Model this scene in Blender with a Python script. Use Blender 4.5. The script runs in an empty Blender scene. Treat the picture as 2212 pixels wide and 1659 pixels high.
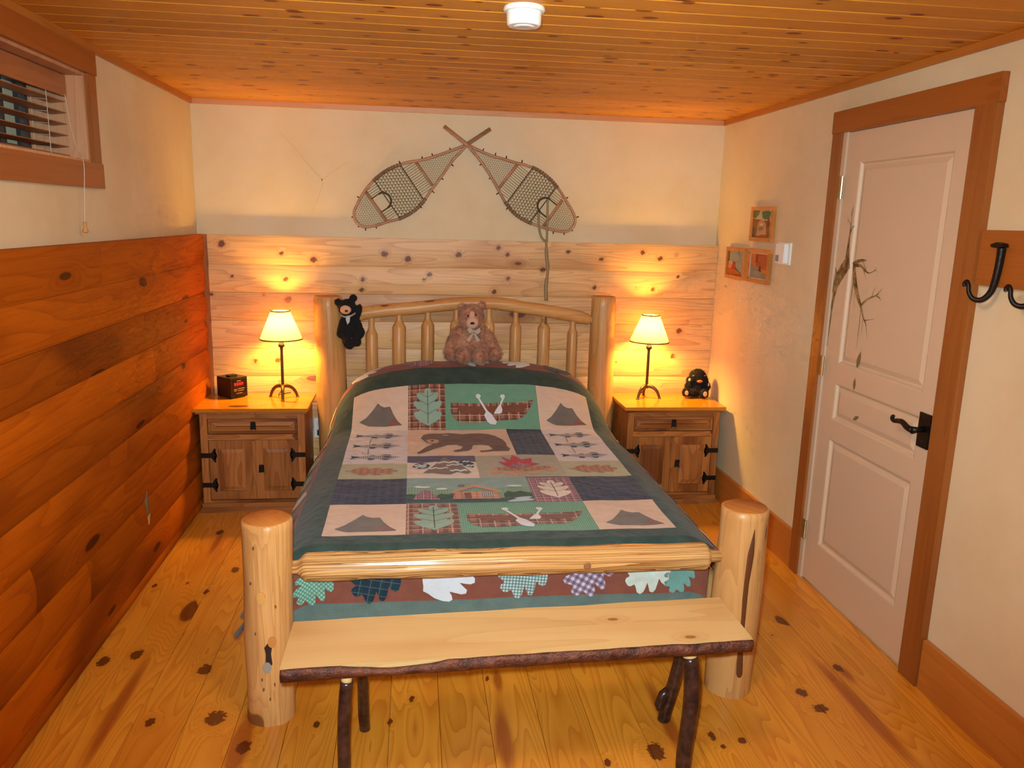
import bpy, bmesh, math, random
from mathutils import Vector, Matrix, noise
from mathutils.bvhtree import BVHTree

random.seed(7)
SC = bpy.context.scene
COL = SC.collection

# ------------------------------------------------------------------ camera
def cam_axes(yaw, pitch, roll):
    cy, sy, cp, sp = math.cos(yaw), math.sin(yaw), math.cos(pitch), math.sin(pitch)
    f = Vector((sy*cp, cy*cp, sp)); r0 = Vector((cy, -sy, 0)); u0 = r0.cross(f)
    cr, sr = math.cos(roll), math.sin(roll)
    return r0*cr + u0*sr, u0*cr - r0*sr, f
CAM = Vector((1.2211, -4.7625, 1.6402))
_r, _u, _f = cam_axes(0.1266, -0.2047, 0.0262)
cd = bpy.data.cameras.new('camera'); cam = bpy.data.objects.new('camera', cd); COL.objects.link(cam)
cam.matrix_world = Matrix(((_r.x, _u.x, -_f.x, CAM.x), (_r.y, _u.y, -_f.y, CAM.y), (_r.z, _u.z, -_f.z, CAM.z), (0, 0, 0, 1)))
cd.sensor_width = 36.0; cd.lens = 1709.97/2212*36.0; cd.clip_start = 0.02
SC.camera = cam

# ------------------------------------------------------------------ world, lights, exposure
SC.view_settings.view_transform = 'Standard'; SC.view_settings.look = 'None'
SC.view_settings.gamma = 1.0; SC.view_settings.use_curve_mapping = False
SC.view_settings.exposure = 0.0
wd = bpy.data.worlds.new('world'); SC.world = wd; wd.use_nodes = True
wd.node_tree.nodes['Background'].inputs[0].default_value = (0.40, 0.55, 0.62, 1)
wd.node_tree.nodes['Background'].inputs[1].default_value = 0.9
FLASH_W, LAMP_W, FILL_W = 345.0, 62.0, 33.0
fl = bpy.data.lights.new('camera_flash', 'SPOT'); fl.energy = FLASH_W; fl.spot_size = math.radians(96); fl.spot_blend = 1.0
fl.shadow_soft_size = 0.025; fl.color = (0.81, 0.97, 1.04)
flo = bpy.data.objects.new('camera_flash', fl); COL.objects.link(flo)
flo.matrix_world = cam.matrix_world.copy(); flo.location = CAM + _u*0.05 - _r*0.03 + _f*0.03
# warm overhead fill light, added out of view with no fixture
rl = bpy.data.lights.new('overhead_fill_light', 'POINT'); rl.energy = FILL_W; rl.shadow_soft_size = 0.14; rl.color = (1.0, 0.86, 0.66)
rlo = bpy.data.objects.new('overhead_fill_light', rl); COL.objects.link(rlo); rlo.location = (1.5, -3.35, 2.10)
try:
    SC.cycles.use_denoising = True; SC.cycles.max_bounces = 6; SC.cycles.diffuse_bounces = 3; SC.cycles.glossy_bounces = 2; SC.cycles.use_adaptive_sampling = True; SC.cycles.adaptive_threshold = 0.11; SC.cycles.adaptive_min_samples = 10; SC.cycles.caustics_reflective = False; SC.cycles.caustics_refractive = False
    SC.cycles.sample_clamp_indirect = 6.0
except Exception:
    pass

# ------------------------------------------------------------------ constants (metres)
W = 3.072; YB = 0.0; YF = -5.45; ZC = 2.25; HW = 1.515
SEAMS = [0.0, 0.044, 0.208, 0.372, 0.536, 0.70, 0.865, 1.028, 1.19, 1.351, HW]

# ------------------------------------------------------------------ node helpers
def lin(v):
    v /= 255.0
    return v/12.92 if v <= 0.04045 else ((v+0.055)/1.055)**2.4
def rgb(r, g, b): return (lin(r), lin(g), lin(b), 1.0)

class NT:
    def __init__(self, name):
        self.m = bpy.data.materials.new(name); self.m.use_nodes = True
        self.t = self.m.node_tree; self.n = self.t.nodes
        self.b = self.n['Principled BSDF']
    def link(self, a, b): self.t.links.new(a, b)
    def put(self, sock, v):
        if isinstance(v, bpy.types.NodeSocket): self.link(v, sock)
        else: sock.default_value = v
    def math(self, op, a, b=0.0, c=None, clamp=False):
        n = self.n.new('ShaderNodeMath'); n.operation = op; n.use_clamp = clamp
        self.put(n.inputs[0], a); self.put(n.inputs[1], b)
        if c is not None: self.put(n.inputs[2], c)
        return n.outputs[0]
    def mix(self, f, a, b, mode='MIX'):
        n = self.n.new('ShaderNodeMix'); n.data_type = 'RGBA'; n.blend_type = mode
        self.put(n.inputs[0], f); self.put(n.inputs[6], a); self.put(n.inputs[7], b)
        return n.outputs[2]
    def sep(self, v):
        n = self.n.new('ShaderNodeSeparateXYZ'); self.link(v, n.inputs[0]); return n.outputs
    def comb(self, x, y, z=0.0):
        n = self.n.new('ShaderNodeCombineXYZ')
        self.put(n.inputs[0], x); self.put(n.inputs[1], y); self.put(n.inputs[2], z); return n.outputs[0]
    def noise(self, v, scale, detail=2.0, rough=0.5, dist=0.0):
        n = self.n.new('ShaderNodeTexNoise'); self.link(v, n.inputs['Vector'])
        n.inputs['Scale'].default_value = scale; n.inputs['Detail'].default_value = detail
        n.inputs['Roughness'].default_value = rough; n.inputs['Distortion'].default_value = dist
        return n.outputs[0]
    def maprange(self, v, a, b, c, d, smooth=False):
        n = self.n.new('ShaderNodeMapRange'); n.interpolation_type = 'SMOOTHSTEP' if smooth else 'LINEAR'
        self.put(n.inputs[0], v)
        for i, x in enumerate((a, b, c, d)): n.inputs[i+1].default_value = x
        return n.outputs[0]
    def vec(self, op, a, b):
        n = self.n.new('ShaderNodeVectorMath'); n.operation = op
        self.put(n.inputs[0], a)
        if b is not None: self.put(n.inputs[1], b)
        return n
    def bump(self, h, strength, dist=0.01):
        n = self.n.new('ShaderNodeBump'); n.inputs['Strength'].default_value = strength
        n.inputs['Distance'].default_value = dist; self.link(h, n.inputs['Height'])
        self.link(n.outputs[0], self.b.inputs['Normal'])
    def set(self, **k):
        for a, v in k.items(): self.put(self.b.inputs[a.replace('_', ' ')], v)
    def rand(self):
        return self.n.new('ShaderNodeObjectInfo').outputs['Random']
    def coords(self, space):
        if space == 'world': return self.n.new('ShaderNodeNewGeometry').outputs['Position']
        t = self.n.new('ShaderNodeTexCoord')
        return t.outputs['UV' if space == 'uv' else 'Object']

_flat = {}
def flat(r, g, b, rough=0.6, metal=0.0, spec=0.4, name=None):
    k = (r, g, b, rough, metal, spec)
    if k not in _flat:
        t = NT(name or 'paint_%d_%d_%d' % (r, g, b))
        t.set(Base_Color=rgb(r, g, b), Roughness=rough, Metallic=metal); t.b.inputs['Specular IOR Level'].default_value = spec
        _flat[k] = t.m
    return _flat[k]

def wood(name, light, dark, axis=0, space='object', sa=1.2, sb=9.0, rings=9.0, ring_amt=0.55, fine=0.25, blotch=0.35,
         blotch_col=None, knot_col=(92, 44, 16), density=0.25, kx=2.2, ky=7.0, kr=0.13, placed=False, halo=0.28, streak_col=(150, 62, 14),
         rough=0.42, coat=0.0, var=0.22, bump=0.0, spec=0.4):
    """pine: contour-line growth rings over a stretched noise field, bent round the knots"""
    t = NT(name)
    co = t.coords(space); s = t.sep(co); rn = t.rand()
    a = s[axis]; o = [i for i in range(3) if i != axis]
    off = t.math('MULTIPLY', rn, 41.0)
    a2 = t.math('ADD', a, off)
    bsum = t.math('ADD', s[o[0]], t.math('MULTIPLY', s[o[1]], 0.83))
    b2 = t.math('ADD', bsum, t.math('MULTIPLY', rn, 7.3))
    v1 = t.comb(t.math('MULTIPLY', a2, sa), t.math('MULTIPLY', b2, sb))
    n1 = t.noise(v1, 1.0, 1.0, 0.45)
    vk = t.comb(t.math('MULTIPLY', a2, kx), t.math('MULTIPLY', b2, ky))
    vo = t.n.new('ShaderNodeTexVoronoi'); vo.voronoi_dimensions = '2D'; t.link(vk, vo.inputs['Vector']); vo.inputs['Scale'].default_value = 1.0
    cs = t.n.new('ShaderNodeSeparateColor'); t.link(vo.outputs['Color'], cs.inputs[0])
    keep = t.math('LESS_THAN', cs.outputs[0], density)
    rad = t.math('MULTIPLY', t.math('ADD', cs.outputs[1], 0.45), kr)
    dn = t.math('DIVIDE', vo.outputs['Distance'], rad)
    kmask = t.math('MULTIPLY', t.maprange(dn, 1.15, 0.8, 0, 1, True), keep)
    khalo = t.math('MULTIPLY', t.maprange(dn, 4.5, 0.6, 0, 1, True), keep)
    if placed:                      # knots and streaks at their own places, kept on the mesh as point values exp(-distance)
        at_ = t.n.new('ShaderNodeAttribute'); at_.attribute_name = 'knot'
        rag = t.maprange(t.noise(co, 75.0, 1.0), 0.25, 0.75, 0.72, 1.28); kf = t.math('MULTIPLY', at_.outputs['Fac'], rag)
        kmask = t.math('MAXIMUM', kmask, t.maprange(kf, 0.33, 0.43, 0, 1, True))
        khalo = t.math('MAXIMUM', khalo, t.maprange(kf, 0.018, 0.549, 0, 1, True))
    f = t.math('ADD', t.math('MULTIPLY', n1, 1.0), t.math('MULTIPLY', khalo, 0.42))
    ring = t.math('FRACT', t.math('MULTIPLY', f, rings))
    ring = t.math('POWER', ring, 2.2)
    vf = t.comb(t.math('MULTIPLY', a2, 4.0), t.math('MULTIPLY', b2, 150.0))
    nf = t.noise(vf, 1.0, 1.0, 0.6)
    nb = t.noise(t.comb(t.math('MULTIPLY', a2, 1.3), t.math('MULTIPLY', b2, 4.0)), 1.0, 1.0, 0.55)
    fac = t.math('ADD', t.math('MULTIPLY', ring, ring_amt), t.math('MULTIPLY', t.math('SUBTRACT', nf, 0.5), fine*2), clamp=True)
    col = t.mix(fac, rgb(*light), rgb(*dark))
    bf = t.math('MULTIPLY', t.maprange(nb, 0.48, 0.72, 0, 1, True), blotch)
    col = t.mix(bf, col, rgb(*(blotch_col or dark)))
    col = t.mix(t.math('MULTIPLY', khalo, halo), col, rgb(*dark))
    if placed:
        at2 = t.n.new('ShaderNodeAttribute'); at2.attribute_name = 'streak'
        sf = t.math('MULTIPLY', at2.outputs['Fac'], t.maprange(n1, 0.3, 0.7, 0.55, 1.45))
        col = t.mix(t.maprange(sf, 0.26, 0.62, 0, 0.75, True), col, rgb(*streak_col))
    col = t.mix(t.math('MULTIPLY', kmask, 0.9), col, rgb(*knot_col))
    vv = t.maprange(rn, 0, 1, 1.0-var, 1.0+var*0.55)
    col = t.mix(1.0, col, t.comb(vv, vv, vv), 'MULTIPLY')
    t.set(Base_Color=col, Roughness=rough); t.b.inputs['Specular IOR Level'].default_value = spec
    if coat: t.set(Coat_Weight=coat, Coat_Roughness=0.18)
    if bump: t.bump(fac, bump, 0.004)
    return t.m

def fabric(name, base, c1=None, c2=None, p1=0.01, p2=0.01, d1=0.5, d2=0.5, a1=0.6, a2=0.6, c3=None, p3=0.05, rot=0.0, rough=0.9, mott=0.12):
    """woven cotton: crossing stripes in quilt coordinates"""
    t = NT(name); co = t.coords('uv')
    if rot:
        vr = t.n.new('ShaderNodeVectorRotate'); vr.rotation_type = 'Z_AXIS'; t.link(co, vr.inputs['Vector']); vr.inputs['Angle'].default_value = rot; uvv = vr.outputs[0]
    else: uvv = co
    s = t.sep(uvv); col = rgb(*base)
    def stripe(x, p, d): return t.math('LESS_THAN', t.math('FRACT', t.math('DIVIDE', t.math('ADD', x, 10.0), p)), d)
    if c1:
        col = t.mix(t.math('MULTIPLY', stripe(s[0], p1, d1), a1), col, rgb(*c1))
        if c2: col = t.mix(t.math('MULTIPLY', stripe(s[1], p2, d2), a2), col, rgb(*c2))
    if c3:
        col = t.mix(t.math('MULTIPLY', stripe(s[0], p3, 0.10), 0.6), col, rgb(*c3))
        col = t.mix(t.math('MULTIPLY', stripe(s[1], p3*0.8, 0.12), 0.6), col, rgb(*c3))
    nz = t.noise(co, 14.0, 3.0, 0.6); nv = t.maprange(nz, 0.3, 0.7, 1.0-mott, 1.0+mott)
    col = t.mix(1.0, col, t.comb(nv, nv, nv), 'MULTIPLY')
    t.set(Base_Color=col, Roughness=rough); t.b.inputs['Specular IOR Level'].default_value = 0.15
    t.set(Sheen_Weight=0.15)
    h = t.math('ADD', t.math('MULTIPLY', t.noise(co, 22.0, 2.0), 1.0), t.math('MULTIPLY', t.noise(co, 380.0, 1.0), 0.15))
    t.bump(h, 0.5, 0.012)
    return t.m

# ------------------------------------------------------------------ mesh helpers
WO = {}
def tag(o, label=None, cat=None, group=None, kind=None):
    if label: o['label'] = label
    if cat: o['category'] = cat
    if group: o['group'] = group
    if kind: o['kind'] = kind
    return o
def empty(name, loc, label=None, cat=None, group=None, kind=None):
    o = bpy.data.objects.new(name, None); COL.objects.link(o); o.location = loc; o.empty_display_size = 0.1
    WO[o.name] = Vector(loc); return tag(o, label, cat, group, kind)
def place(o, org, parent):
    WO[o.name] = org
    if parent: o.parent = parent; o.location = org - WO[parent.name]
    else: o.location = org
def obj(name, bm, mat, parent=None, smooth=False, bevel=0.0, seg=1, angle=None):
    if bevel:
        bmesh.ops.bevel(bm, geom=[e for e in bm.edges if e.is_manifold and e.calc_face_angle(0) > 0.5], offset=bevel, segments=seg, profile=0.6, affect='EDGES', clamp_overlap=True)
    vs = [v.co for v in bm.verts]
    lo = Vector([min(v[i] for v in vs) for i in range(3)]); hi = Vector([max(v[i] for v in vs) for i in range(3)])
    org = Vector(((lo.x+hi.x)/2, (lo.y+hi.y)/2, lo.z))
    bmesh.ops.translate(bm, verts=bm.verts, vec=-org)
    me = bpy.data.meshes.new(name); bm.to_mesh(me); bm.free()
    for m in (mat if isinstance(mat, (list, tuple)) else [mat]): me.materials.append(m)
    if smooth:
        for p in me.polygons: p.use_smooth = True
        if angle:
            try: me.set_sharp_from_angle(angle=angle)
            except Exception: pass
    o = bpy.data.objects.new(name, me); COL.objects.link(o); place(o, org, parent); return o
def B(): return bmesh.new()
def box(bm, lo, hi, M=None, mi=0):
    x0, y0, z0 = lo; x1, y1, z1 = hi
    vs = [bm.verts.new((M @ Vector(p)) if M else p) for p in ((x0,y0,z0),(x1,y0,z0),(x1,y1,z0),(x0,y1,z0),(x0,y0,z1),(x1,y0,z1),(x1,y1,z1),(x0,y1,z1))]
    for f in ((0,3,2,1),(4,5,6,7),(0,1,5,4),(1,2,6,5),(2,3,7,6),(3,0,4,7)):
        fc = bm.faces.new([vs[i] for i in f]); fc.material_index = mi
    return bm
def bx(lo, hi, M=None): return box(B(), lo, hi, M)
def frames(pts):
    """parallel-transport frames along a polyline"""
    P = [Vector(p) for p in pts]; out = []; up = None
    for i, p in enumerate(P):
        d = (P[min(i+1, len(P)-1)] - P[max(i-1, 0)]).normalized()
        if up is None:
            up = d.orthogonal().normalized()
        up = (up - d*up.dot(d)); up = up.normalized() if up.length > 1e-6 else d.orthogonal().normalized()
        out.append((p, d, up, d.cross(up)))
    return out
def tube(bm, pts, r, seg=10, caps=True, wob=0.0, flat_=1.0, closed=False):
    fr = frames(pts); rs = r if isinstance(r, (list, tuple)) else [r]*len(fr); R = []
    for i, (p, d, u, v) in enumerate(fr):
        ring = []
        for k in range(seg):
            a = 2*math.pi*k/seg; q = u*math.cos(a) + v*math.sin(a)*flat_; rr = rs[i]
            if wob: rr *= 1 + wob*noise.noise(Vector((p.x*7+q.x*2.1, p.y*7+q.y*2.1, p.z*5+q.z*2.1)))
            ring.append(bm.verts.new(p + q*rr))
        R.append(ring)
    n = len(R)
    for i in range(n if closed else n-1):
        A, Bq = R[i], R[(i+1) % n]
        for k in range(seg):
            bm.faces.new((A[k], A[(k+1) % seg], Bq[(k+1) % seg], Bq[k]))
    if caps and not closed:
        bm.faces.new(R[0][::-1]); bm.faces.new(R[-1])
    return bm
def lathe(bm, prof, cx, cy, seg=28, cap0=True, cap1=True):
    """profile [(r,z)...] about a vertical axis"""
    R = [[bm.verts.new((cx+r*math.cos(2*math.pi*k/seg), cy+r*math.sin(2*math.pi*k/seg), z)) for k in range(seg)] for r, z in prof]
    for A, Bq in zip(R, R[1:]):
        for k in range(seg): bm.faces.new((A[k], A[(k+1) % seg], Bq[(k+1) % seg], Bq[k]))
    if cap0: bm.faces.new(R[0][::-1])
    if cap1: bm.faces.new(R[-1])
    return bm
def prism(bm, poly, fn, t0, t1):
    """extrude a 2-D polygon: fn(u,v,t) -> point"""
    a = [bm.verts.new(fn(u, v, t0)) for u, v in poly]; b = [bm.verts.new(fn(u, v, t1)) for u, v in poly]
    fs = [bm.faces.new(a), bm.faces.new(b[::-1])]
    n = len(poly)
    for i in range(n): bm.faces.new((a[i], b[i], b[(i+1) % n], a[(i+1) % n]))
    bmesh.ops.triangulate(bm, faces=[f for f in fs if len(f.verts) > 4])
    bmesh.ops.recalc_face_normals(bm, faces=bm.faces)
    return bm
def ell(bm, c, r, seg=20, M=None):
    g = bmesh.ops.create_uvsphere(bm, u_segments=seg, v_segments=max(8, seg*2//3), radius=1.0)
    T = Matrix.Translation(c) @ (M.to_4x4() if M else Matrix.Identity(4)) @ Matrix.Diagonal((r[0], r[1], r[2], 1))
    bmesh.ops.transform(bm, matrix=T, verts=g['verts']); return bm
def catmull(pts, n=8, closed=False):
    P = [Vector(p) for p in pts]; out = []; N = len(P)
    rng = range(N if closed else N-1)
    for i in rng:
        p0, p1, p2, p3 = (P[(i-1) % N], P[i], P[(i+1) % N], P[(i+2) % N]) if closed else (P[max(i-1, 0)], P[i], P[i+1], P[min(i+2, N-1)])
        for k in range(n):
            t = k/n
            out.append(0.5*((2*p1)+(p2-p0)*t+(2*p0-5*p1+4*p2-p3)*t*t+(3*p1-p0-3*p2+p3)*t**3))
    if not closed: out.append(P[-1])
    return out

# ------------------------------------------------------------------ materials
BACK_KNOTS = [((x, -0.04, z), (r, 0.3, r*0.85)) for x, z, r in (
    (0.14, 1.465, .020), (0.47, 1.415, .012), (0.65, 1.385, .018), (1.055, 1.425, .018), (1.19, 1.40, .018), (1.485, 1.43, .017), (1.72, 1.475, .014),
    (1.775, 1.435, .013), (2.14, 1.46, .012), (2.345, 1.42, .013), (2.60, 1.465, .014), (2.71, 1.43, .015), (2.81, 1.455, .008),
    (0.19, 1.28, .009), (0.49, 1.27, .013), (0.93, 1.275, .014), (0.92, 1.215, .014), (1.315, 1.31, .015), (1.285, 1.28, .010), (1.78, 1.295, .013), (1.99, 1.35, .017),
    (1.70, 1.215, .015), (2.31, 1.25, .013), (2.57, 1.25, .009), (2.675, 1.245, .013), (2.83, 1.325, .008), (0.36, 1.18, .008),
    (0.50, 1.15, .020), (0.07, 1.175, .010), (2.43, 1.13, .020), (2.86, 0.99, .018), (2.83, 0.83, .014), (0.30, 0.79, .013), (0.43, 0.795, .016), (2.47, 0.79, .008))]
M = {}
def mats():
    M['plaster'] = NT('plaster'); t = M['plaster']; co = t.coords('world'); n = t.noise(co, 2.2, 4.0, 0.6)
    t.set(Base_Color=t.mix(t.maprange(n, 0.35, 0.65, 0, 1), rgb(228, 210, 176), rgb(220, 199, 160)), Roughness=0.9)
    t.b.inputs['Specular IOR Level'].default_value = 0.1; t.bump(t.noise(co, 60.0, 3.0), 0.12, 0.004); M['plaster'] = t.m
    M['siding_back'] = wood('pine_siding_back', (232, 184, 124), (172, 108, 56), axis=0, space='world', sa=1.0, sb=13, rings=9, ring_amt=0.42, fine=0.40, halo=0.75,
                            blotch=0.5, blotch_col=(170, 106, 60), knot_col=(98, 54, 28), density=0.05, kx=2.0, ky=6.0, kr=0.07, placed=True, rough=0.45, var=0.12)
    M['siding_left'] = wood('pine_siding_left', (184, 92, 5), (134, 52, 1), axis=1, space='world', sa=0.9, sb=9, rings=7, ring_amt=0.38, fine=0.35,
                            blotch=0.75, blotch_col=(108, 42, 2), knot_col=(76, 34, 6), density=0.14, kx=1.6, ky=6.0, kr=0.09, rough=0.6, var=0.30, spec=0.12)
    M['ceiling'] = wood('pine_ceiling', (220, 150, 54), (196, 114, 30), axis=0, space='object', sa=0.7, sb=18, rings=4, ring_amt=0.25, fine=0.2, blotch=0.25,
                        blotch_col=(176, 90, 22), knot_col=(120, 56, 14), density=0.40, kx=6.0, ky=11.0, kr=0.13, rough=0.45, var=0.12, spec=0.15)
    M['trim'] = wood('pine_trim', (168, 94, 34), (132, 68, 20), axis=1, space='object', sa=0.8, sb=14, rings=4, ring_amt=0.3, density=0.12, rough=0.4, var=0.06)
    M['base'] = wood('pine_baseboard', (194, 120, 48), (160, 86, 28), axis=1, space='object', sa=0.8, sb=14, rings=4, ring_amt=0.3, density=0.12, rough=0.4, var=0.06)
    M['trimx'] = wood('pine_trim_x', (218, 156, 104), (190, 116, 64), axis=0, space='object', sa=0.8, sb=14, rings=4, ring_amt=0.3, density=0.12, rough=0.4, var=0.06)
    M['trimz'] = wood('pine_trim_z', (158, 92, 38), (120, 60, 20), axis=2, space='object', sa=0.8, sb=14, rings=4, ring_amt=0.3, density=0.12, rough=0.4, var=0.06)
    M['floor'] = wood('pine_floor', (226, 150, 46), (188, 104, 18), axis=1, space='world', sa=0.75, sb=7.0, rings=21, ring_amt=0.62, fine=0.15, blotch=0.4,
                      blotch_col=(192, 102, 24), knot_col=(88, 34, 8), density=0.06, kx=1.5, ky=4.0, kr=0.10, rough=0.33, var=0.10, coat=0.25,
                      placed=True, streak_col=(150, 64, 18))
    kw = dict(density=0.16, kx=4.0, ky=8.0, kr=0.12, var=0.08)
    M['log_z'] = wood('peeled_log', (210, 158, 96), (172, 112, 56), axis=2, sa=1.2, sb=30, rings=4, ring_amt=0.5, fine=0.5, blotch=0.45, blotch_col=(194, 126, 56), knot_col=(120, 70, 30), rough=0.38, **kw)
    M['log_x'] = wood('peeled_log_x', (210, 158, 96), (172, 112, 56), axis=0, sa=1.2, sb=30, rings=4, ring_amt=0.45, fine=0.45, blotch=0.45, blotch_col=(194, 126, 56), knot_col=(120, 70, 30), rough=0.38, **kw)
    M['log_y'] = wood('peeled_log_y', (210, 158, 96), (172, 112, 56), axis=1, sa=1.5, sb=16, rings=4, ring_amt=0.3, rough=0.38, **kw)
    M['log_check'] = wood('checked_log', (226, 178, 112), (104, 54, 18), axis=0, sa=0.5, sb=48, rings=8, ring_amt=1.0, fine=0.2, blotch=0.25, blotch_col=(214, 140, 70), knot_col=(150, 88, 50), rough=0.3, coat=0.2, bump=0.5, density=0.05, kx=3, ky=8, kr=0.12, var=0.03)
    M['endgrain'] = wood('end_grain', (196, 124, 56), (164, 92, 36), axis=2, sa=8, sb=20, rings=5, ring_amt=0.5, density=0.0, rough=0.5, var=0.1)
    M['bench'] = wood('bench_plank', (216, 182, 124), (190, 140, 80), axis=0, sa=0.9, sb=9, rings=4, ring_amt=0.35, fine=0.15, blotch=0.5, blotch_col=(190, 124, 56), knot_col=(150, 90, 40), density=0.30, kx=4, ky=8, kr=0.07, rough=0.28, coat=0.35)
    M['cab_x'] = wood('rustic_pine_x', (176, 112, 56), (104, 52, 20), axis=0, sa=1.6, sb=14, rings=6, ring_amt=0.5, fine=0.3, blotch=0.7, blotch_col=(96, 44, 16), density=0.10, kx=4, ky=9, kr=0.2, rough=0.4, var=0.2)
    M['cab_z'] = wood('rustic_pine_z', (176, 112, 56), (104, 52, 20), axis=2, sa=1.6, sb=14, rings=6, ring_amt=0.5, fine=0.3, blotch=0.7, blotch_col=(96, 44, 16), density=0.10, kx=4, ky=9, kr=0.2, rough=0.4, var=0.2)
    M['cab_top'] = wood('rustic_pine_top', (206, 128, 28), (162, 86, 12), axis=0, sa=1.2, sb=12, rings=5, ring_amt=0.4, fine=0.2, blotch=0.3, blotch_col=(160, 88, 36), density=0.08, kx=4, ky=9, kr=0.2, rough=0.25, coat=0.3, var=0.08)
    t = NT('bark'); co = t.coords('object'); n = t.noise(co, 25.0, 5.0, 0.65)
    t.set(Base_Color=t.mix(t.maprange(n, 0.35, 0.68, 0, 1), rgb(58, 24, 16), rgb(122, 66, 44)), Roughness=0.5); t.bump(n, 0.9, 0.02); M['bark'] = t.m
    t = NT('dark_bark_leg'); co = t.coords('object'); n = t.noise(co, 30.0, 4.0, 0.6)
    t.set(Base_Color=t.mix(t.maprange(n, 0.4, 0.7, 0, 1), rgb(38, 22, 18), rgb(78, 46, 36)), Roughness=0.28); t.bump(n, 0.4, 0.008); M['legbark'] = t.m
    t = NT('forged_iron'); co = t.coords('object'); n = t.noise(co, 70.0, 2.0)
    t.set(Base_Color=rgb(44, 38, 34), Roughness=0.42, Metallic=0.75); t.bump(n, 0.25, 0.004); M['iron'] = t.m
    M['lampiron'] = flat(92, 72, 50, 0.4, 0.8, name='bronze_lamp_metal')
    t = NT('lamp_shade_paper'); t.n.remove(t.b); out = t.n['Material Output']
    d = t.n.new('ShaderNodeBsdfDiffuse'); d.inputs[0].default_value = (0.80, 0.70, 0.48, 1)
    tr = t.n.new('ShaderNodeBsdfTranslucent'); tr.inputs[0].default_value = (0.66, 0.45, 0.17, 1)
    mx = t.n.new('ShaderNodeMixShader'); mx.inputs[0].default_value = 0.50
    t.link(d.outputs[0], mx.inputs[1]); t.link(tr.outputs[0], mx.inputs[2]); t.link(mx.outputs[0], out.inputs[0]); M['shade'] = t.m
    M['white'] = flat(236, 236, 232, 0.4, name='white_plastic')
    M['black'] = flat(20, 16, 16, 0.35, name='black_plastic')
    M['door'] = flat(216, 188, 158, 0.5, name='cream_door_paint')
    M['brass'] = flat(206, 180, 130, 0.3, 0.9, name='hinge_metal')
    t = NT('window_glass'); t.set(Base_Color=(1, 1, 1, 1), Roughness=0.02, Transmission_Weight=1.0, IOR=1.02); M['glass'] = t.m
    t = NT('brown_plush'); co = t.coords('object'); n = t.noise(co, 26.0, 4.0, 0.65)
    t.set(Base_Color=t.mix(t.maprange(n, 0.35, 0.65, 0, 1), rgb(134, 72, 46), rgb(204, 146, 110)), Roughness=0.95, Sheen_Weight=0.3); t.bump(n, 0.8, 0.02); M['brownplush'] = t.m
    t = NT('black_plush'); co = t.coords('object'); n = t.noise(co, 80.0, 3.0)
    t.set(Base_Color=rgb(15, 12, 14), Roughness=0.95); t.bump(n, 0.6, 0.008); M['blackplush'] = t.m
    M['tanplush'] = flat(214, 168, 128, 0.95, name='tan_felt')
    M['pinktan'] = flat(206, 162, 138, 0.95, name='muzzle_plush')
    M['ribbon'] = flat(150, 150, 140, 0.7, name='grey_ribbon')

# knots and resin streaks of the floor boards, where they lie on the floor
FLOOR_KNOT_LIST = []
FLOOR_STREAKS = []
_fk = [(0.188,-1.904,.023,.036), (0.464,-2.029,.024,.036), (0.572,-2.325,.033,.042), (0.366,-2.330,.015,.026), (0.082,-1.943,.021,.036), (0.075,-1.321,.011,.018), (0.214,-1.308,.008,.013), (0.316,-1.397,.011,.024), (0.392,-1.180,.017,.034),
       (2.608,-2.348,.022,.026), (2.631,-2.444,.029,.024), (2.284,-2.589,.013,.017), (2.826,-2.205,.018,.026), (1.986,-2.616,.026,.046), (2.193,-2.558,.011,.026), (1.819,-2.657,.011,.020), (0.906,-2.388,.011,.019), (1.144,-2.396,.007,.019),
       (1.217,-2.272,.009,.021), (0.693,-2.484,.022,.035), (1.489,-2.169,.008,.014), (2.211,-2.611,.009,.012), (0.217,-0.716,.018,.036), (2.685,-1.951,.006,.010)]
FLOOR_KNOT_LIST += [((x, y, 0), (rx, ry, 0.2)) for x, y, rx, ry in _fk]
_fs = [(0.233,-2.236,.026,.36), (2.590,-2.188,.010,.16), (2.771,-2.391,.036,.42), (1.512,-2.52,.033,.19), (1.228,-2.437,.028,.18), (1.526,-2.183,.018,.08), (0.235,-0.862,.02,.17), (0.679,-2.468,.028,.14), (2.839,-2.248,.028,.08), (2.066,-2.459,.024,.22), (0.05,-2.7,.03,.3)]
FLOOR_STREAKS += [((x, y, 0), (rx, ry, 0.2)) for x, y, rx, ry in _fs]
mats()

def knotify(bm, knots, streaks=()):
    for nm, lst in (('knot', knots), ('streak', streaks)):
        ly = bm.verts.layers.float.new(nm)
        for v in bm.verts:
            L = 99.0
            for p, q in lst:
                dx = (v.co.x-p[0])/q[0]
                if abs(dx) > 4.5: continue
                d = math.sqrt(dx*dx + ((v.co.y-p[1])/q[1])**2 + ((v.co.z-p[2])/q[2])**2)
                if d < L: L = d
            v[ly] = math.exp(-L) if L < 20 else 0.0
    return bm
def board(poly, fn, t0, t1, step):
    """prism cut into short lengths, so that knots can be kept on its points"""
    bm = B(); n = max(1, int((t1-t0)/step)); R = [[bm.verts.new(fn(u, v, t0+(t1-t0)*i/n)) for u, v in poly] for i in range(n+1)]; m = len(poly)
    for A, Bq in zip(R, R[1:]):
        for k in range(m): bm.faces.new((A[k], A[(k+1) % m], Bq[(k+1) % m], Bq[k]))
    bm.faces.new(R[0]); bm.faces.new(R[-1][::-1]); bmesh.ops.recalc_face_normals(bm, faces=bm.faces)
    return bm

# ------------------------------------------------------------------ the room shell
def rect(poly_lo, poly_hi): return bx(poly_lo, poly_hi)

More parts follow.
